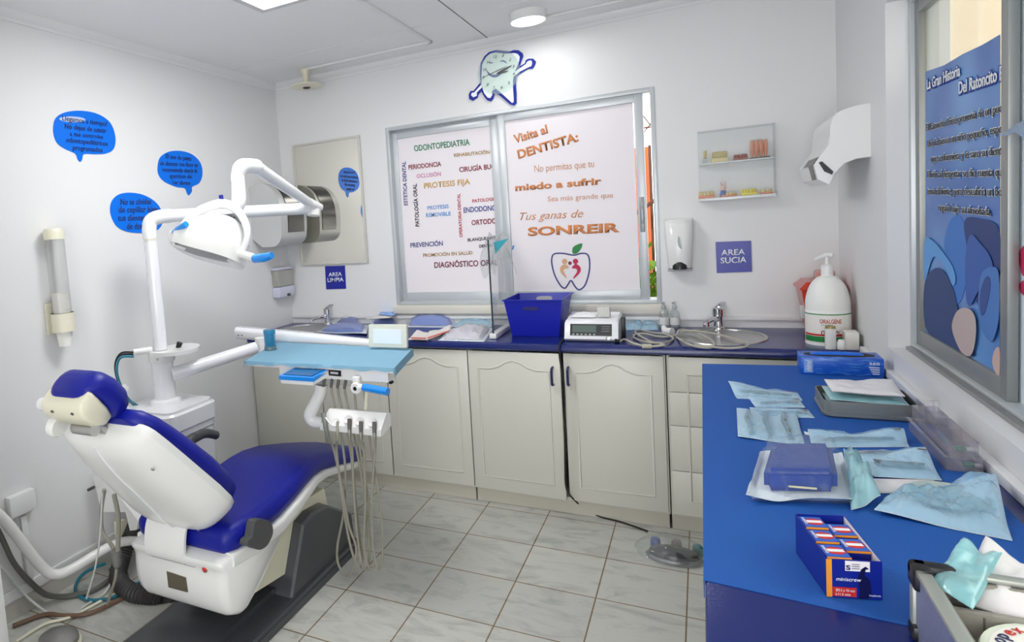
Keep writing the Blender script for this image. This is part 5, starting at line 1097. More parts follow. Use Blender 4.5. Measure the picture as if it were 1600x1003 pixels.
G().slab([(c0.x - wb, c0.y - .015, c0.z + hb_), (c0.x - wb * .3, c0.y - .015, c0.z + hb_), (c0.x - wb * .7, c0.y - .018, c0.z + hb_ + .014)], (0, .001, 0)).ob('flap', MATS['card_pale'], t); G().slab([(c0.x + wb * .3, c0.y - .015, c0.z + hb_), (c0.x + wb, c0.y - .015, c0.z + hb_), (c0.x + wb * .8, c0.y - .018, c0.z + hb_ + .014)], (0, .001, 0)).ob('flap', MATS['card_pale'], t)
def tiss(u, v):
    p = Vector((xl + .02 + .12 * u, yf_ + .06 + .1 * v, zt0 + .012)); p.z += .012 * (1 + noise.noise(p * 40)) * (4 * u * (1 - u)) ** .5 * (4 * v * (1 - v)) ** .5; return p
tag(G().grid(tiss, 16, 12).ob('tissue', mat('tissue_white', (236, 236, 238), .9), ang=80), 'crumpled white tissue lying on top of the motor console', 'tissue')
p = at(972, 505, 1, 3.3); G_ = G().box(p.x - .012, p.x + .014, 3.28, 3.33, ZT + .001, p.z + .03, .004)
tag(G_.ob('power_adapter', M_black), 'black plug block behind the right end of the console', 'plug')
# coiled handpiece cable
zz = ZT + .006
cp = [(968, 534), (976, 530), (990, 540), (1010, 552), (1030, 555), (1035, 547), (1020, 535), (1000, 525), (992, 518), (1002, 516), (1020, 520), (1040, 522), (1052, 529), (1040, 535), (1015, 535), (995, 530), (990, 524), (1005, 521), (1030, 526), (1055, 524), (1062, 518), (1080, 520), (1105, 530), (1116, 537), (1108, 543), (1085, 540), (1068, 534), (1058, 526), (1064, 520), (1090, 520), (1130, 527), (1163, 535), (1167, 541), (1140, 546), (1110, 546), (1085, 542)]
P = [at(u, v, 2, zz + .005 * (i % 3)) for i, (u, v) in enumerate(cp)]
P = [Vector((p.x, max(p.y, 3.062), p.z if p.y > 3.07 else p.z - .002)) for p in P]
for p in P:
    if (p.x - SKR[0]) ** 2 / (SKR[2] + .0) ** 2 + (p.y - SKR[1]) ** 2 / SKR[3] ** 2 < 1.1: p.z += .008
t = thing('coiled_cable', 'grey handpiece cable coiled between the console and the right sink', 'cable', (P[5].x, 3.2, ZT))
G().tube(P, .0048, 8, sub=7).ob('cable', mat('cable_grey', (176, 172, 158), .45), t)
a = P[0]; G().tube([a + Vector((-.02, -.005, .004)), a], [.012, .01], 14).ob('plug_end', M_black, t)
G().tube([at(1003, 541, 2, zz + .004), at(1018, 541, 2, zz + .004)], .01, 12).ob('cable_sleeve', mat('sleeve_beige', (186, 180, 160), .5), t)
b2 = at(1040, 517, 2, zz + .012); G().tube([b2 + Vector((-.01, .02, .02)), b2, b2 + Vector((.03, -.02, .0))], [.008, .018, .02], 14).ob('motor_end', M_white, t)
# blue pouches behind the cable, spray bottles
pouch('pale blue pouch against the wall right of the console', ((982, 502), (1010, 501), (1004, 513), (975, 515)), ZT, None, M_film, M_pouchpaper, puff=.03, wr=.012, seed=12, curl=(.02, .01, 0, 0))
pouch('pale blue pouch beside the clear spray bottles', ((1006, 503), (1032, 503), (1028, 514), (998, 515)), ZT, 'mirror', M_film, M_pouchpaper, puff=.03, wr=.012, seed=13, curl=(.01, .02, 0, 0))
def bottle(u, v, label):
    c = at(u, v, 2, ZT); y_ = min(c.y, 3.555); c = Vector((at(u, v, 1, y_).x, y_, ZT)); t = thing('spray_bottle', label, 'bottle', (c.x, c.y, ZT))
    G().lathe([(0, .001), (.021, .001), (.022, .006), (.022, .075), (.018, .088), (.009, .095), (.009, .1), (0, .1)], c, n=22).ob('bottle_body', clear('bottle_clear', (250, 252, 252), (225, 232, 232), .2, .05, .7), t)
    G().lathe([(.0226, .02), (.0226, .058), (.022, .058), (.022, .02)], c, n=22).ob('label_band', mat('bottle_label', (226, 226, 222), .4), t)
    G().lathe([(0, .1), (.011, .1), (.011, .116), (.006, .12), (.006, .135), (0, .136)], c, n=16).tube([c + Vector((0, 0, .128)), c + Vector((-.01, -.008, .13))], .004, 8).ob('spray_head', clear('head_clear', (230, 234, 234), (214, 218, 218), .5, .1, .6), t)
    return t
bottle(1038, 509, 'clear spray bottle left of the pair under the window edge'); bottle(1055, 511, 'clear spray bottle right of the pair, nearest the right hand sink')
# sharps container behind the jug
t = thing('sharps_container', 'red translucent sharps container behind the white jug in the corner', 'sharps container', (2.9, 3.46, ZT))
a, b2, zt = at(1252, 440, 1, 3.36), at(1330, 445, 1, 3.36), at(1290, 452, 1, 3.36).z
x0, x1 = a.x, min(b2.x, XR - .012)
G().loft([[(x0 + .03, 3.38, ZT + .001), (x1 - .01, 3.38, ZT + .001), (x1 - .01, 3.54, ZT + .001), (x0 + .03, 3.54, ZT + .001)], [(x0, 3.36, zt), (x1, 3.36, zt), (x1, 3.56, zt), (x0, 3.56, zt)]]).ob('bin', M_sharps, t, ang=20)
G().loft([[(x0 - .01, 3.35, zt), (x1 + .004, 3.35, zt), (x1 + .004, 3.57, zt), (x0 - .01, 3.57, zt)], [(x0 + .02, 3.38, zt + .03), (x1 - .01, 3.38, zt + .03), (x1 - .01, 3.55, zt + .03), (x0 + .02, 3.55, zt + .03)]]).ob('lid', M_sharps, t, ang=20)
G().box(x0 + .06, x0 + .13, 3.42, 3.5, zt + .03, zt + .075, .012).ob('lid_cap', clear('cap_pink', (246, 200, 190), (236, 170, 160), .6, .2, .5), t)
G().box(x0 - .004, x0 + .02, 3.375, 3.4, ZT + .08, ZT + .14, .004).ob('belt', M_grey, t)
# white jug with pump
c = Vector((2.93, 3.25, ZT)); rj = (at(1330, 500, 1, 3.25).x - at(1258, 500, 1, 3.25).x) / 2; c.x = min((at(1330, 500, 1, 3.25).x + at(1258, 500, 1, 3.25).x) / 2, XR - rj - .006)
hz_ = lambda v: at(1294, v, 1, 3.25 - rj * .5).z - ZT
t = thing('mouthwash_jug', 'white jug with pump, green band and red ORALGENE lettering', 'jug', c)
h1 = hz_(489); h2 = hz_(432)
prof = [(0, .001), (rj * .93, .001), (rj, .012), (rj, h1), (rj * .985, h1 + .01), (rj * .97, h1 + (h2 - h1) * .35), (rj * .8, h1 + (h2 - h1) * .7), (rj * .5, h1 + (h2 - h1) * .93), (rj * .27, h2), (rj * .25, h2 + .008), (0, h2 + .008)]
P2 = [(p.x, p.y) for p in spline([Vector((a, b3, 0)) for a, b3 in prof], 4)]
G().lathe([(max(a, 0), b3) for a, b3 in P2], c, n=40).ob('jug_body', mat('jug_white', (238, 238, 234), .35, sub=.1), t, ang=60)
hn = hz_(416); hp_ = hz_(402)
pm = G().lathe([(0, h2 + .006), (rj * .27, h2 + .006), (rj * .27, hn), (rj * .2, hn + .004), (rj * .1, hn + .006), (rj * .08, hp_), (0, hp_)], c, n=24).tube([c + Vector((.02, -.01, hp_ + .004)), c + Vector((-.005, 0, hp_ + .006)), c + Vector((-.042, -.012, hp_ - .012))], [.009, .01, .006], 12).ob('pump', M_white, t)
zl0, zl1 = hz_(534), hz_(489)
def arc(r, z0_, z1_, a0, a1, m_, name, par):
    n_ = 24; g = G(); A = [a0 + (a1 - a0) * i / n_ for i in range(n_ + 1)]
    g.loft([[(c.x + rr_ * math.cos(a), c.y + rr_ * math.sin(a), c.z + z) for rr_, z in ((r, z0_), (r + .0006, z0_), (r + .0006, z1_), (r, z1_))] for a in A]); return g.ob(name, m_, par)
lb = arc(rj + .0002, zl0, zl1, -math.pi * .98, -.02, mat('label_white', (236, 234, 228), .4), 'label', t)
a0, a1 = -math.pi * .95, -.28
arc(rj + .001, zl1 - .004, zl1, -math.pi * .98, -.02, M_green, 'green_line', lb); arc(rj + .001, zl0 + .004, zl0 + .027, a0, a1, M_green, 'green_band', lb); arc(rj + .001, zl0 + .029, zl0 + .037, a0, a1, M_red, 'red_band', lb)
def wrap(txt, a0, a1, z, h, m_):
    o = lettering(txt, (0, 0, 0), (1, 0, 0), (0, 0, h), m_, lb, .01); off = OFF[o.name]
    for v in o.data.vertices:
        p = v.co + off; a = a0 + (a1 - a0) * p.x; r = rj + .0012 - p.y * .6; v.co = Vector((c.x + r * math.cos(a), c.y + r * math.sin(a), c.z + z + p.z)) - off
wrap('ORALGENE', -2.05, -1.12, zl1 - .038, .018, M_red); wrap('0,12%', -2.0, -1.15, zl1 - .088, .022, mat('deep_red', (150, 30, 34), .5))
arc(rj + .001, zl1 - .045, zl1 - .0435, -2.0, -1.5, M_green, 'rule', lb)
# small things before the jug
def small_bottle():
    c = at(1299, 541, 2, ZT); c.y = 3.09 + .0; c = Vector((at(1299, 530, 1, 3.1).x, 3.1 + .02, ZT)); t = thing('dropper_bottle', 'small white bottle with gold cap before the jug', 'bottle', c)
    hh = at(1299, 511, 1, 3.1).z - ZT; r = .019
    G().lathe([(0, .001), (r, .001), (r, hh - .008), (0, hh - .008)], c, n=24).ob('bottle_body', M_white, t); G().lathe([(0, hh - .0078), (r * .92, hh - .0078), (r * .9, hh), (0, hh)], c, n=24).ob('cap', mat('gold_cap', (176, 160, 110), .35, .6), t)
    c2 = Vector((c.x + .035, c.y - .005, ZT)); tag(G().lathe([(0, .001), (.016, .001), (.016, .03), (.01, .04), (0, .04)], c2, n=20).ob('plastic_cap', M_white), 'small white plastic cap between the gold capped bottle and white box', 'pot')  # last item is a white plastic cap standing loose on the worktop
small_bottle()
x0 = at(1331, 535, 1, 3.1).x; x1 = XR - .03; x1 = min(at(1361, 540, 1, 3.1).x, XR - .016); x0 = min(x0, x1 - .042)
t = thing('white_box', 'small plain white carton against the right wall beside the jug', 'box', ((x0 + x1) / 2, 3.15, ZT))
G().box(x0, x1, 3.1, 3.17, ZT + .001, at(1345, 520, 1, 3.1).z, .001).ob('carton', mat('carton_white', (226, 224, 216), .6), t)
# ================================================================ THINGS ON THE DESK
ZD = ZT + .0022
def pz(pts, z): return [at(u, v, 2, z) for u, v in pts]
# glove box
a, b2 = at(1252, 584, 2, ZD), at(1384, 586, 2, ZD); yb_ = a.y; x0, x1 = a.x, min(b2.x, 3.004); hG = at(1260, 558, 1, yb_).z - ZD; dG = .11
t = thing('glove_box', 'bright blue glove box with an oval opening on the far end of the desk', 'glove box', ((x0 + x1) / 2, yb_ + dG / 2, ZD))
m = bpy.data.materials.new('glove_print'); m.use_nodes = True; nt = m.node_tree; b = nt.nodes['Principled BSDF']; b.inputs['Roughness'].default_value = .35
tc = nt.nodes.new('ShaderNodeTexCoord'); mp = nt.nodes.new('ShaderNodeMapping'); mp.inputs['Scale'].default_value = (8, 8, 60); nz = nt.nodes.new('ShaderNodeTexNoise'); nz.inputs['Scale'].default_value = 3; nz.inputs['Detail'].default_value = 3
cr = nt.nodes.new('ShaderNodeValToRGB'); cr.color_ramp.elements[0].position = .52; cr.color_ramp.elements[0].color = lin((16, 88, 196)) + (1,); cr.color_ramp.elements[1].position = .74; cr.color_ramp.elements[1].color = lin((90, 160, 230)) + (1,)
L = nt.links.new; L(tc.outputs['Object'], mp.inputs[0]); L(mp.outputs[0], nz.inputs[0]); L(nz.outputs['Fac'], cr.inputs[0]); L(cr.outputs[0], b.inputs['Base Color'])
gb = G().box(x0, x1, yb_, yb_ + dG, ZD, ZD + hG, .001).ob('carton', m, t)
c = ((x0 + x1) / 2 - .0, yb_ + dG * .52)
G().prism([(c[0] + .1 * math.copysign(abs(math.cos(q)) ** .8, math.cos(q)), c[1] + .036 * math.sin(q)) for q in [i * math.pi / 16 for i in range(32)]], 2, ZD + hG, ZD + hG + .0012).ob('opening', M_gap, gb)
def gl(u, v):
    p = Vector((c[0] - .08 + .15 * u, c[1] - .012 + .03 * v, ZD + hG + .0014)); k = (4 * u * (1 - u)) ** .5 * (4 * v * (1 - v)) ** .5; p.z += .008 * k * (1 + noise.noise(p * 50)); return p
tag(G().grid(gl, 18, 8).ob('glove', mat('glove_blue', (20, 110, 226), .5), ang=80), 'blue glove showing in the oval opening of the glove box', 'glove')
G().slab([(x0 + .008, yb_ - .0004, ZD + .006), (x0 + .034, yb_ - .0004, ZD + .006), (x0 + .034, yb_ - .0004, ZD + hG - .006), (x0 + .008, yb_ - .0004, ZD + hG - .006)], (0, -.0004, 0)).ob('logo_panel', mat('logo_pale', (120, 170, 236), .4), gb)
lettering('afebred', (x0 + .029, yb_ - .001, ZD + .009), (x0 + .029, yb_ - .001, ZD + hG - .009), (-.017, 0, 0), M_signw, gb, .02, shear=.3)
lettering('360', (x1 - .04, yb_ - .001, ZD + hG * .66), (x1 - .012, yb_ - .001, ZD + hG * .66), (0, 0, .009), M_signw, gb, .02)
for k in range(4): G().box(x1 - .04 + .003 * k, x1 - .012, yb_ - .0009, yb_ - .0002, ZD + hG * (.48 - .12 * k), ZD + hG * (.48 - .12 * k) + .0032).ob('printed_line', M_signw, gb)
# slim instrument pouches
pouch('slim blue pouch farthest along the desk, left of the steel tray', ((1138, 603), (1246, 612), (1254, 624), (1152, 621)), ZD, 'rod', puff=.01, seed=21, curl=(.02, 0, 0, 0))
pouch('slim blue pouch second from the far end, left of the steel tray', ((1168, 622), (1248, 621), (1258, 635), (1182, 635)), ZD + .002, 'mirror', puff=.009, seed=22, curl=(.008, .0, 0, .0))
pouch('slim blue pouch third from the far end, touching the wide forceps pouch', ((1171, 635), (1262, 638), (1273, 651), (1185, 650)), ZD, 'mirror', puff=.008, seed=23)
pouch('wide blue pouch with three grey forceps side by side', ((1151, 641), (1243, 645), (1258, 694), (1153, 682)), ZD, 'forceps', puff=.016, seed=24, curl=(.01, .008, .0, .004))
pouch('slim blue pouch in front of the steel tray with curled ends', ((1262, 678), (1412, 682), (1421, 696), (1270, 697)), ZD, 'rod', puff=.012, seed=25, curl=(.016, .024, .0, .0))
G().slab([at(*p, 2, ZD + .008) for p in ((1256, 674), (1267, 677), (1268, 681), (1258, 679))], (0, 0, .0006)).ob('torn_tab', M_pouchpaper, bpy.data.objects['sterile_pouch.013'] if 'sterile_pouch.013' in bpy.data.objects else t)
pouch('white strip pouch tucked behind the syringe pouch', ((1318, 703), (1420, 704), (1426, 712), (1325, 714)), ZD, 'rod', M_filmclear, M_pouchwhite, puff=.006, seed=26)
pouch('blue pouch holding a grey metal syringe', ((1328, 706), (1446, 711), (1472, 748), (1366, 742)), ZD + .003, 'syringe', puff=.014, seed=27, curl=(.0, .022, .0, .0))
pouch('flat white paper pouch between the syringe pouch and large clear pouch', ((1358, 746), (1458, 748), (1482, 767), (1374, 768)), ZD, None, M_pouchwhite, M_pouchwhite, puff=.003, wr=.001, seed=28)
# big bag with a blue instrument box in it
Q = [(1190, 702), (1320, 700), (1352, 786), (1170, 782)]
zb_ = ZD
t = thing('bagged_box', 'large clear pouch wrapped round a dark blue instrument box', 'pouch', pz([(1262, 745)], ZD)[0])
W4 = pz([(1188, 716), (1316, 714), (1338, 792), (1166, 786)], ZD)
def bq(u, v): return W4[0].lerp(W4[1], u).lerp(W4[3].lerp(W4[2], u), v)
def lowb(u, v):
    p = bq(u, v); k = noise.noise(p * 14); e = max(abs(u - .5), abs(v - .5)) * 2; return Vector((p.x, p.y, ZD + .001 + (.012 * (1 + k) if e > .95 else 0)))
g = G().grid(lowb, 20, 12); g.b.normal_update(); bmesh.ops.solidify(g.b, geom=g.b.faces[:], thickness=-.0006); g.ob('paper_back', M_pouchpaper, t)
hB = .052
def rbox(x, y): return 1
I4 = [bq(.16, .14), bq(.86, .14), bq(.86, .80), bq(.14, .80)]
inner = G().loft([[p + Vector((0, 0, .002)) for p in I4], [p + Vector((0, 0, hB)) for p in I4]])
bmesh.ops.bevel(inner.b, geom=inner.b.edges[:], offset=.012, segments=3, affect='EDGES'); inner.ob('instrument_box', M_bluedeep, t)
def upb(u, v):
    p = lowb(u, v); e = max(abs(u - .5), abs(v - .47)) * 2; k = min(1, max(0, (1 - e) / .3)); k = k * k * (3 - 2 * k)
    p.z += .0012 + (hB + .012) * k + .007 * (noise.noise(p * 26) + .5 * noise.noise(p * 60)) * min(1, k * 4); p.z = max(p.z, ZD + .0022); return p
G().grid(upb, 44, 30).ob('film', clear('bag_film', (252, 254, 255), (224, 236, 246), .05, .1, .22, .6, 36), t, ang=80)
G().slab([I4[3].lerp(I4[2], .34) + Vector((0, -.003, .016)), I4[3].lerp(I4[2], .72) + Vector((0, -.003, .012)), I4[3].lerp(I4[2], .72) + Vector((0, -.003, .016)), I4[3].lerp(I4[2], .34) + Vector((0, -.003, .020))], (0, -.001, 0)).ob('indicator_strip', mat('strip_cream', (226, 220, 180), .6), t)
pouch('folded pale pouch end at the right side of the bagged blue box', ((1318, 712), (1346, 722), (1376, 782), (1330, 794)), ZD + .004, None, M_filmteal, M_pouchpaper, puff=.04, wr=.02, seed=30, curl=(.02, .0, .014, .0), name='folded_pouch')
pouch('large clear blue pouch with a ring tray at the right of the desk', ((1392, 768), (1556, 764), (1582, 842), (1366, 800)), ZD, 'disc', M_film, M_pouchpaper, puff=.03, wr=.014, seed=31, curl=(.0, .035, .0, .008), nu=36, nv=22)
# steel tray with pouches
a, b2 = at(1297, 652, 2, ZD), at(1430, 660, 2, ZD); yb_ = a.y; x0 = at(1280, 640, 2, ZD).x; x1 = min(b2.x + .012, 2.99); hT = at(1310, 628, 1, yb_).z - ZD; dT = at(1290, 602, 2, ZD + hT).y - yb_
t = thing('steel_tray', 'deep rectangular steel tray on the desk holding paper pouches', 'tray', ((x0 + x1) / 2, yb_ + dT / 2, ZD))
def rt(ins, z): return [Vector(((x0 + x1) / 2 + s_, yb_ + dT / 2 + n, z)) for s_, n in [(s_, n) for s_, n in rrect((x1 - x0) / 2 - ins, -dT / 2 + ins, dT / 2 - ins, .022)]]
G().loft([rt(.004, ZD), rt(0, ZD + .004), rt(0, ZD + .012), rt(.002, ZD + .013), rt(.002, ZD + hT), rt(.0045, ZD + hT), rt(.0045, ZD + .004)]).ob('tray_body', M_tin, t, ang=30)
zt = ZD + hT
xm = (x0 + x1) / 2
def tp(label, corners, z0, film, back, seed, cur=(0, 0, 0, 0)):
    pts = [PXI(Vector((a, b3, z0 + .004))) for a, b3 in corners]
    return pouch(label, pts, z0, None, film, back, puff=.010, wr=.003, seed=seed, curl=cur)
def PXI(p):
    q = R3 @ (p - CAM); return (CX + FPX * q.x / q.z, CY + FPX * q.y / q.z)
for k, (lb, f_, bk_, dy) in enumerate((('teal pouch at the bottom of the pile in the steel tray', M_filmteal, M_pouchpaper, .0), ('blue green pouch second from the top in the steel tray', M_filmteal, M_pouchpaper, .0), ('white paper pouch on top of the pile in the steel tray', M_pouchwhite, M_pouchwhite, .01))):
    w_ = (x1 - x0) / 2 - .016 - (.004 if k < 2 else .01)
    tp(lb, [(xm - w_, yb_ + dT - .012), (xm + w_, yb_ + dT - .012), (xm + w_, yb_ + .02 + dy), (xm - w_, yb_ + .02 + dy)], ZD + .02 + k * (hT - .004) / 2.0, f_, bk_, 40 + k, (.004, .012, .0, .004))
tag(G().box(xm - .08, xm + .08, yb_ + .05, yb_ + dT - .05, ZD + .0045, ZD + .0158, .002).ob('instrument_cassette', M_steel), 'flat steel cassette under the pouches in the steel tray', 'cassette')
# clear organiser
P = pz([(1478, 735), (1553, 744), (1426, 668)], ZD)
ox0, ox1 = P[0].x, min(P[1].x, 3.0); oy0 = P[0].y; oy1 = pz([(1432, 672)], ZD)[0].y
ox0 = at(1478, 735, 2, ZD).x
hO = at(1478, 690, 1, oy0).z - ZD
t = thing('clear_organiser', 'clear plastic organiser with compartments beside the window sill', 'organiser', ((ox0 + ox1) / 2, (oy0 + oy1) / 2, ZD))
th = .002
g = G().box(ox0, ox1, oy0, oy1, ZD, ZD + .003); h0 = hO * .48
g.box(ox0, ox0 + th, oy0, oy1, ZD + .003, ZD + h0).box(ox1 - th, ox1, oy0, oy1, ZD + .003, ZD + h0).box(ox0 + th, ox1 - th, oy0, oy0 + th, ZD + .003, ZD + h0).box(ox0 + th, ox1 - th, oy1 - th, oy1, ZD + .003, ZD + h0)
g.box(ox0 - .006, ox1 + .004, oy0 - .006, oy0 + .001, ZD + h0, ZD + h0 + .003).box(ox0 - .006, ox0 + .001, oy0, oy1, ZD + h0, ZD + h0 + .003); g.ob('base_tray', M_acrylv, t)
n = 3; dy = (oy1 - oy0) / n
for k in range(n):
    ya, yb3 = oy0 + k * dy + .004, oy0 + (k + 1) * dy - .004; xa, xb = ox0 + .006, ox1 - .006
    G().box(xa, xb, ya, ya + th, ZD + h0, ZD + hO).box(xa, xb, yb3 - th, yb3, ZD + h0, ZD + hO).box(xa, xa + th, ya + th, yb3 - th, ZD + h0, ZD + hO).box(xb - th, xb, ya + th, yb3 - th, ZD + h0, ZD + hO).box(xa + th, xb - th, ya + th, yb3 - th, ZD + h0, ZD + h0 + th).box((xa + xb) / 2 - .001, (xa + xb) / 2 + .001, ya + th, yb3 - th, ZD + h0 + th, ZD + hO - .004).ob('compartment', M_acrylv, t)
    G().box(xa, xb, ya, yb3, ZD + hO, ZD + hO + .002).ob('lid', M_acrylv, t)
P = [Vector((ox0 + .03, oy1 - .06, ZD + hO + .002)), Vector((ox0 + .03, oy1 - .055, ZD + hO + .028)), Vector((ox1 - .02, oy1 - .055, ZD + hO + .028)), Vector((ox1 - .02, oy1 - .06, ZD + hO + .002))]
G().tube(P, .006, 10, smooth=False).ob('carry_handle', M_acrylv, t)
grn = mat('green_burr', (30, 140, 96), .4)
def burr(x, y, z, label):
    t = thing('burr_head', label, 'burr', (x, y, z)); G().tube([(x - .014, y, z + .007), (x + .004, y, z + .007)], [.006, .006], 10).ob('green_head', grn, t); G().tube([(x + .004, y, z + .007), (x + .016, y, z + .007)], [.0045, .0045], 8).ob('pale_shank', M_grey, t)
burr(at(1505, 707, 1, oy0 + .03).x, oy0 + .03, ZD + h0 + .004, 'small green and white piece in the upper tier of the organiser')
burr(at(1530, 728, 1, oy0 + .02).x - .012, oy0 + .02, ZD + .0035, 'small green piece in the lower left of the organiser base'); burr(at(1530, 728, 1, oy0 + .02).x + .026, oy0 + .022, ZD + .0035, 'small green piece in the lower right of the organiser base')
# open carton of implant boxes
A, B, D = at(1291.5, 932, 2, ZD), at(1379, 938, 2, ZD), at(1242.5, 846, 2, ZD)
ex = (B - A).normalized(); wB = (B - A).length
hb_ = at(1291.5, 873, 1, A.y).z - ZD
Dk = at(1242.5, 804, 2, ZD + hb_ + .008); ey = (Dk - Vector((A.x, A.y, Dk.z))); lB = ey.length; ey = ey.normalized()
ctn = thing('display_carton', 'open navy carton with an orange edge holding small implant boxes', 'carton', A + ex * wB / 2 + ey * lB / 2)
m_nv = mat('carton_navy', (14, 34, 140), .35); m_or = M_orange
def F(x, y, z): return A + ex * x + ey * y + Vector((0, 0, z))
th = .0012
def wall(x0, y0, x1, y1, za, zb, nm='panel', mm=None, inn=None):
    d = Vector((0, 0, 1)).cross((F(x1, y1, 0) - F(x0, y0, 0)).normalized()) * th
    return G().slab([F(x0, y0, .0002), F(x1, y1, .0002), F(x1, y1, zb), F(x0, y0, za)], d).ob(nm, mm or m_nv, ctn, smooth=False)
fr = wall(0, 0, wB, 0, hb_, hb_, 'front_panel'); wall(wB, 0, wB, lB, hb_, hb_ + .01, 'side_panel'); wall(wB, lB, 0, lB, hb_ + .01, hb_ + .01, 'back_panel'); sd = wall(0, lB, 0, 0, hb_ + .01, hb_, 'side_panel')
G().slab([F(th, th, .0003), F(wB - th, th, .0003), F(wB - th, lB - th, .0003), F(th, lB - th, .0003)], (0, 0, .0008)).ob('bottom', m_nv, ctn, smooth=False)
G().slab([F(wB - th - .0002, .002, .01), F(wB - th - .0002, lB - .002, .01), F(wB - th - .0002, lB - .002, hb_ + .0095), F(wB - th - .0002, .002, hb_ - .0003)], ex * -.0003).ob('white_lining', M_paper, ctn, smooth=False)
G().slab([F(.0, -.0003, .0005), F(.0075, -.0003, .0005), F(.0075, -.0003, hb_), F(.0, -.0003, hb_)], ey * -.0004).ob('orange_edge', m_or, fr, smooth=False)
def fp(u0, u1, v0, v1, m_, nm, k=0): return G().slab([F(wB * u0, -.0004 - k, hb_ * v0), F(wB * u1, -.0004 - k, hb_ * v0), F(wB * u1, -.0004 - k, hb_ * v1), F(wB * u0, -.0004 - k, hb_ * v1)], ey * -.0003).ob(nm, m_, fr, smooth=False)
fp(.34, .78, .72, .98, M_paper, 'white_label'); rl = fp(.11, .54, .04, .28, M_red, 'red_label')
def ft(txt, u0, u1, v, h, m_, k=.0008, bold=0, sh=0): lettering(txt, F(wB * u0, -k, hb_ * v), F(wB * u1, -k, hb_ * v), (0, 0, hb_ * h), m_, fr, bold, depth=.0003, shear=sh)
ft('miniscrew', .17, .62, .46, .1, M_signw, .0008, 0, .2); ft('Ø3.5 x 10 mm', .16, .5, .18, .07, M_signw, .001); ft('L11.5 mm', .16, .42, .075, .07, M_signw, .001); ft('implants', .76, .96, .1, .05, M_signw)
ft('S', .35, .43, .76, .12, M_ink, .001, .03)
for k in range(3): fp(.46, .6, .78 + k * .055, .795 + k * .055, M_ink, 'printed_line', .0004)
P = [F(wB * u, -.0012, hb_ * v) for u, v in ((.58, .02), (.6, .2), (.56, .5), (.62, .78), (.7, .86), (.76, .8), (.7, .78), (.68, .62), (.78, .5), (.8, .15), (.74, .03))]
G().slab(P, ey * -.0004).ob('ink_blot', mat('blot_ink', (16, 16, 70), .3), fr, smooth=False)
bw, bd = (wB - 2 * th) / 2 - .002, .040
def ibox(x, y, zb, label):
    t = thing('implant_box', label, 'box', F(x + bw / 2, y + bd / 2, .0015), 'small implant boxes in the navy carton')
    bx_ = G(); bx_.slab([F(x, y, .0015), F(x + bw, y, .0015), F(x + bw, y + bd, .0015), F(x, y + bd, .0015)], (0, 0, zb)).ob('carton_body', m_nv, t, smooth=False)
    z1_ = .0015 + zb
    tp_ = G().slab([F(x + .001, y + .001, z1_ + .0001), F(x + bw - .001, y + .001, z1_ + .0001), F(x + bw - .001, y + bd - .001, z1_ + .0001), F(x + .001, y + bd - .001, z1_ + .0001)], (0, 0, .0005)).ob('top_panel', mat('top_blue', (34, 90, 190), .35), t, smooth=False)
    G().slab([F(x + .0005, y - .0003, z1_ - .003), F(x + bw - .0005, y - .0003, z1_ - .003), F(x + bw - .0005, y - .0003, z1_ + .0005), F(x + .0005, y - .0003, z1_ + .0005)], ey * -.0003).ob('orange_edge', m_or, t, smooth=False)
    def dk(r, k, m_, nm): G().slab([F(x + bw * .56 + r * math.cos(q), y + bd * .5 + r * .85 * math.sin(q), z1_ + .0006 + k) for q in [i * math.pi / 10 for i in range(20)]], (0, 0, .0003)).ob(nm, m_, tp_, smooth=False)
    dk(.0135, 0, M_red, 'seal'); G().slab([F(x + bw * .56 + a_ * .011, y + bd * .5 + b_ * .004, z1_ + .001) for a_, b_ in ((-1, -1), (1, -1), (1, 1), (-1, 1))], (0, 0, .0003)).ob('seal_band', M_signw, tp_, smooth=False)
    lettering('implant', F(x + bw * .2, y + bd * .25, z1_ + .0006), F(x + bw * .2, y + bd * .85, z1_ + .0006), ex * -.005, M_signw, tp_, 0, depth=.0002)
    return t
g0 = ('front left', 'second from the back on the left', 'back left', 'front right', 'back right')
ys = [.003, lB - 2 * bd - .006, lB - bd - .003]
hz2 = hb_ - .004
ibox(th + .001, ys[0], hz2 + .004, 'small blue box with red seal alone at the front of the open carton')
ibox(th + .001, ys[1], hz2 + .006, 'small blue box with red seal, middle of the left row in the carton')
ibox(th + .001, ys[2], hz2 + .009, 'small blue box with red seal at the very back left of the carton')
ibox(th + bw + .003, ys[1] - .018, hz2 + .002, 'small blue box with red seal, nearer one of the right row in the carton')
ibox(th + bw + .003, ys[2] - .014, hz2 + .004, 'small blue box with red seal, farther one of the right row in the carton')
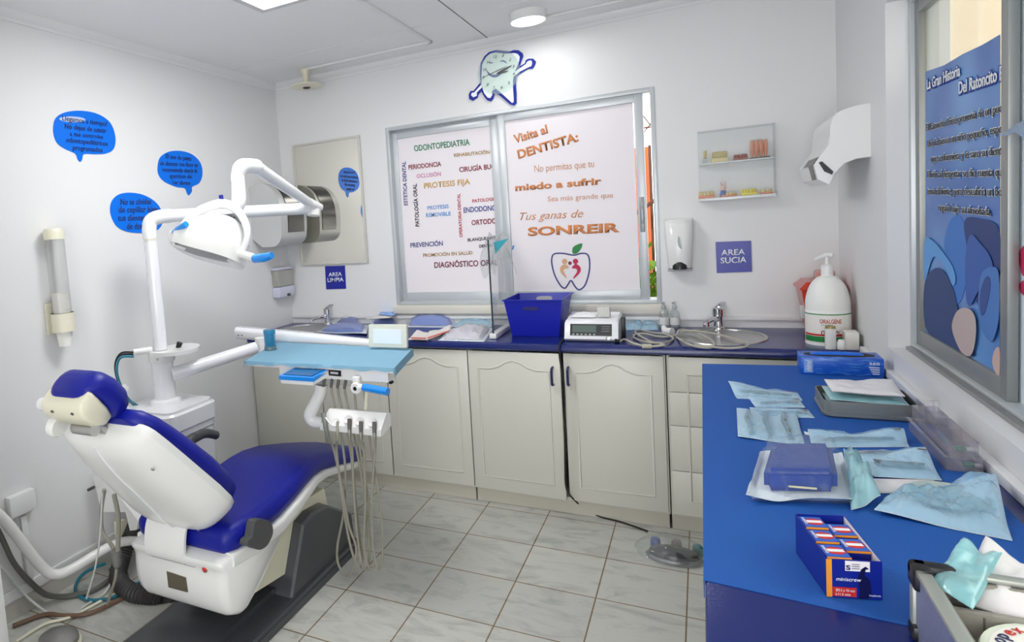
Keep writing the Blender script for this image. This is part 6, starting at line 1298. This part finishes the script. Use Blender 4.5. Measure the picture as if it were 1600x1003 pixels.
# aluminium case
c0 = at(1424, 985, 2, ZD + .0); 
hC = .105
p0 = at(1427, 878, 2, ZD + hC); p1 = at(1478, 880, 2, ZD + hC)
p2 = at(1540, 1003, 2, ZD + hC)
cx0, cy1 = p0.x, p0.y; cx1 = XR - .035; cy0 = DYa + .03
t = thing('aluminium_case', 'open silver instrument case with black corners at the lower right', 'case', ((cx0 + cx1) / 2, (cy0 + cy1) / 2, ZD))
m_rib = bpy.data.materials.new('ribbed_aluminium'); m_rib.use_nodes = True; nt = m_rib.node_tree; b = nt.nodes['Principled BSDF']; b.inputs['Base Color'].default_value = lin((150, 156, 186)) + (1,); b.inputs['Metallic'].default_value = .4; b.inputs['Roughness'].default_value = .4
wv_ = nt.nodes.new('ShaderNodeTexWave'); wv_.inputs['Scale'].default_value = 110; tc = nt.nodes.new('ShaderNodeTexCoord'); mp = nt.nodes.new('ShaderNodeMapping'); mp.inputs['Rotation'].default_value = (.9, 0, 0); wv_.bands_direction = 'Z'; bp_ = nt.nodes.new('ShaderNodeBump'); bp_.inputs['Strength'].default_value = .5; bp_.inputs['Distance'].default_value = .003
nt.links.new(tc.outputs['Object'], mp.inputs[0]); nt.links.new(mp.outputs[0], wv_.inputs[0]); nt.links.new(wv_.outputs['Fac'], bp_.inputs['Height']); nt.links.new(bp_.outputs[0], b.inputs['Normal'])
tw = .008
G().box(cx0, cx0 + tw, cy0, cy1, ZD, ZD + hC - .008).box(cx1 - tw, cx1, cy0, cy1, ZD, ZD + hC - .008).box(cx0 + tw, cx1 - tw, cy1 - tw, cy1, ZD, ZD + hC - .008).box(cx0 + tw, cx1 - tw, cy0, cy0 + tw, ZD, ZD + hC - .008).box(cx0 + tw, cx1 - tw, cy0 + tw, cy1 - tw, ZD, ZD + .006).ob('shell', m_rib, t, smooth=False)
m_al = mat('case_rim', (176, 180, 172), .4, .5)
rx0 = cx0 - .003
G().box(rx0, cx0 + .014, cy0 - .003, cy1 + .003, ZD + hC - .008, ZD + hC, .003).box(cx1 - .014, cx1 + .003, cy0 - .003, cy1 + .003, ZD + hC - .008, ZD + hC, .003).box(cx0 + .014, cx1 - .014, cy1 - .014, cy1 + .003, ZD + hC - .008, ZD + hC, .003).ob('rim', m_al, t)
G().box(rx0 - .001, cx0 + .006, cy1 - .012, cy1 + .004, ZD, ZD + hC - .03, .003).ob('corner_trim', m_al, t)
G().box(cx0 - .006, cx0 + .045, cy1 - .016, cy1 + .006, ZD + hC - .016, ZD + hC + .004, .006).box(cx0 - .006, cx0 + .016, cy1 - .03, cy1 + .006, ZD + hC - .03, ZD + hC + .004, .006).ob('corner_cap', M_black, t)
G().box(cx0 - .006, cx0 + .01, cy1 - .022, cy1 + .006, ZD, ZD + .022, .005).ob('corner_cap', M_black, t)
foam = mat('case_foam', (150, 146, 138), .85, bump=.2, bscale=120)
G().box(cx0 + tw, cx0 + tw + .012, cy0 + tw, cy1 - tw, ZD + .006, ZD + hC - .009, .003).box(cx0 + tw + .012, cx1 - tw, cy1 - tw - .012, cy1 - tw, ZD + .006, ZD + hC - .009, .003).ob('lining', foam, t)
zdv = at(1490, 945, 2, ZD + hC - .02).y
dv = G().box(cx0 + tw + .012, cx1 - tw, zdv - .012, zdv, ZD + .006, ZD + hC - .02, .003).ob('divider', foam, t)
for k in range(5): G().box(cx0 + .05 + k * .034, cx0 + .052 + k * .034, zdv - .0135, zdv - .012, ZD + .008, ZD + hC - .024).ob('divider_seam', mat('seam_dark', (104, 98, 92), .8), dv)
zc_ = ZD + hC
def world_pouch(label, W, z0, **k): return pouch(label, [PXI(Vector((p[0], p[1], z0 + .004))) for p in W], z0, **k)
ya = cy1 - .02
pouch('teal pouch sticking up out of the silver case', ((1506, 862), (1566, 878), (1520, 948), (1452, 905)), ZD + hC - .012, film=M_filmteal, back=mat('pouch_teal_paper', (150, 206, 210), .7), puff=.016, wr=.006, seed=50, curl=(.024, .016, 0, 0))
pouch('pale paper pouch leaning across the back of the silver case', ((1540, 866), (1640, 905), (1640, 985), (1496, 935)), ZD + hC - .03, film=M_pouchwhite, back=M_pouchwhite, puff=.02, wr=.005, seed=51, curl=(.03, .015, 0, 0))
c = (cx0 + .045, ya - .1); tag(G().tube([(cx0 + .035, ya - .07, ZD + .05), (cx0 + .07, ya - .11, ZD + .05)], .009, 12).ob('vial', MATS['bottle_clear']), 'small clear vial lying in the silver case behind the divider', 'vial')
# round tub lid with printing, in the front of the case
c = at(1614, 1042, 2, ZD + hC - .03); c.z = ZD + .006; c.x = max(c.x, cx0 + tw + .107)
hl = hC - .03
t = thing('round_tub', 'round pale tub with printed lid in the front of the silver case', 'tub', c)
rl_ = .088
G().lathe([(0, 0), (rl_ * .95, 0), (rl_ * .97, hl - .02), (0, hl - .02)], c, n=44).ob('tub_body', M_white, t)
ld = G().lathe([(0, hl - .0195), (rl_, hl - .0195), (rl_ * 1.01, hl - .004), (rl_ * .99, hl), (rl_ * .93, hl + .001), (0, hl + .001)], c, n=44).ob('lid', mat('lid_greenish', (224, 230, 214), .35), t)
G().lathe([(0, hl + .0011), (rl_ * .9, hl + .0011), (rl_ * .9, hl + .0018), (0, hl + .0018)], c, n=44).ob('lid_label', mat('lid_label', (236, 234, 228), .5), t)
def ring_text(txt, a0, r, h, m_):
    for i, chr_ in enumerate(txt):
        a = a0 - i * h * .85 / r; p = c + Vector((math.cos(a) * r, math.sin(a) * r, hl + .0018)); d = Vector((math.sin(a), -math.cos(a), 0)); u = Vector((math.cos(a), math.sin(a), 0))
        w_ = h * (.35 if chr_ in 'it' else .72); lettering(chr_, p, p + d * w_, u * h, m_, ld, .02, depth=.0002)
ring_text('top', 2.98, .066, .014, M_ink); ring_text('ex', 2.98 - .555, .066, .014, M_red); ring_text('top', 1.95, .066, .014, M_ink); ring_text('ex', 1.95 - .555, .066, .014, M_red)

# ================================================================ GROUPS OF REPEATS
GROUPS = {'speech_bubble_sticker': 'speech bubble stickers on the left wall', 'area_sign': 'blue area signs on the back wall', 'window_poster': 'printed posters on the windows', 'sink': 'round sinks in the back worktop',
          'faucet': 'chrome taps on the back worktop', 'base_cabinet': 'base cabinets under the back worktop', 'tooth_model': 'dental models in the display case', 'floor_hose': 'hoses lying on the floor by the chair',
          'hanging_hose': 'hoses hanging behind the chair', 'spray_bottle': 'clear spray bottles by the window', 'burr_head': 'green pieces in the organiser', 'paper_envelope': 'striped envelopes on the back worktop'}
for o in list(C.objects):
    if o.parent is None and 'label' in o.keys() and 'group' not in o.keys():
        k = o.name.split('.')[0]
        if k in GROUPS: o['group'] = GROUPS[k]
        elif k == 'sterile_pouch':
            L_ = o['label']; o['group'] = 'pouches in the steel tray' if 'steel tray' in L_ and 'pile' in L_ else 'pouches in the silver case' if 'silver case' in L_ else 'sterile pouches on the back worktop' if o.location.y > 3 else 'sterile pouches on the blue covered desk'
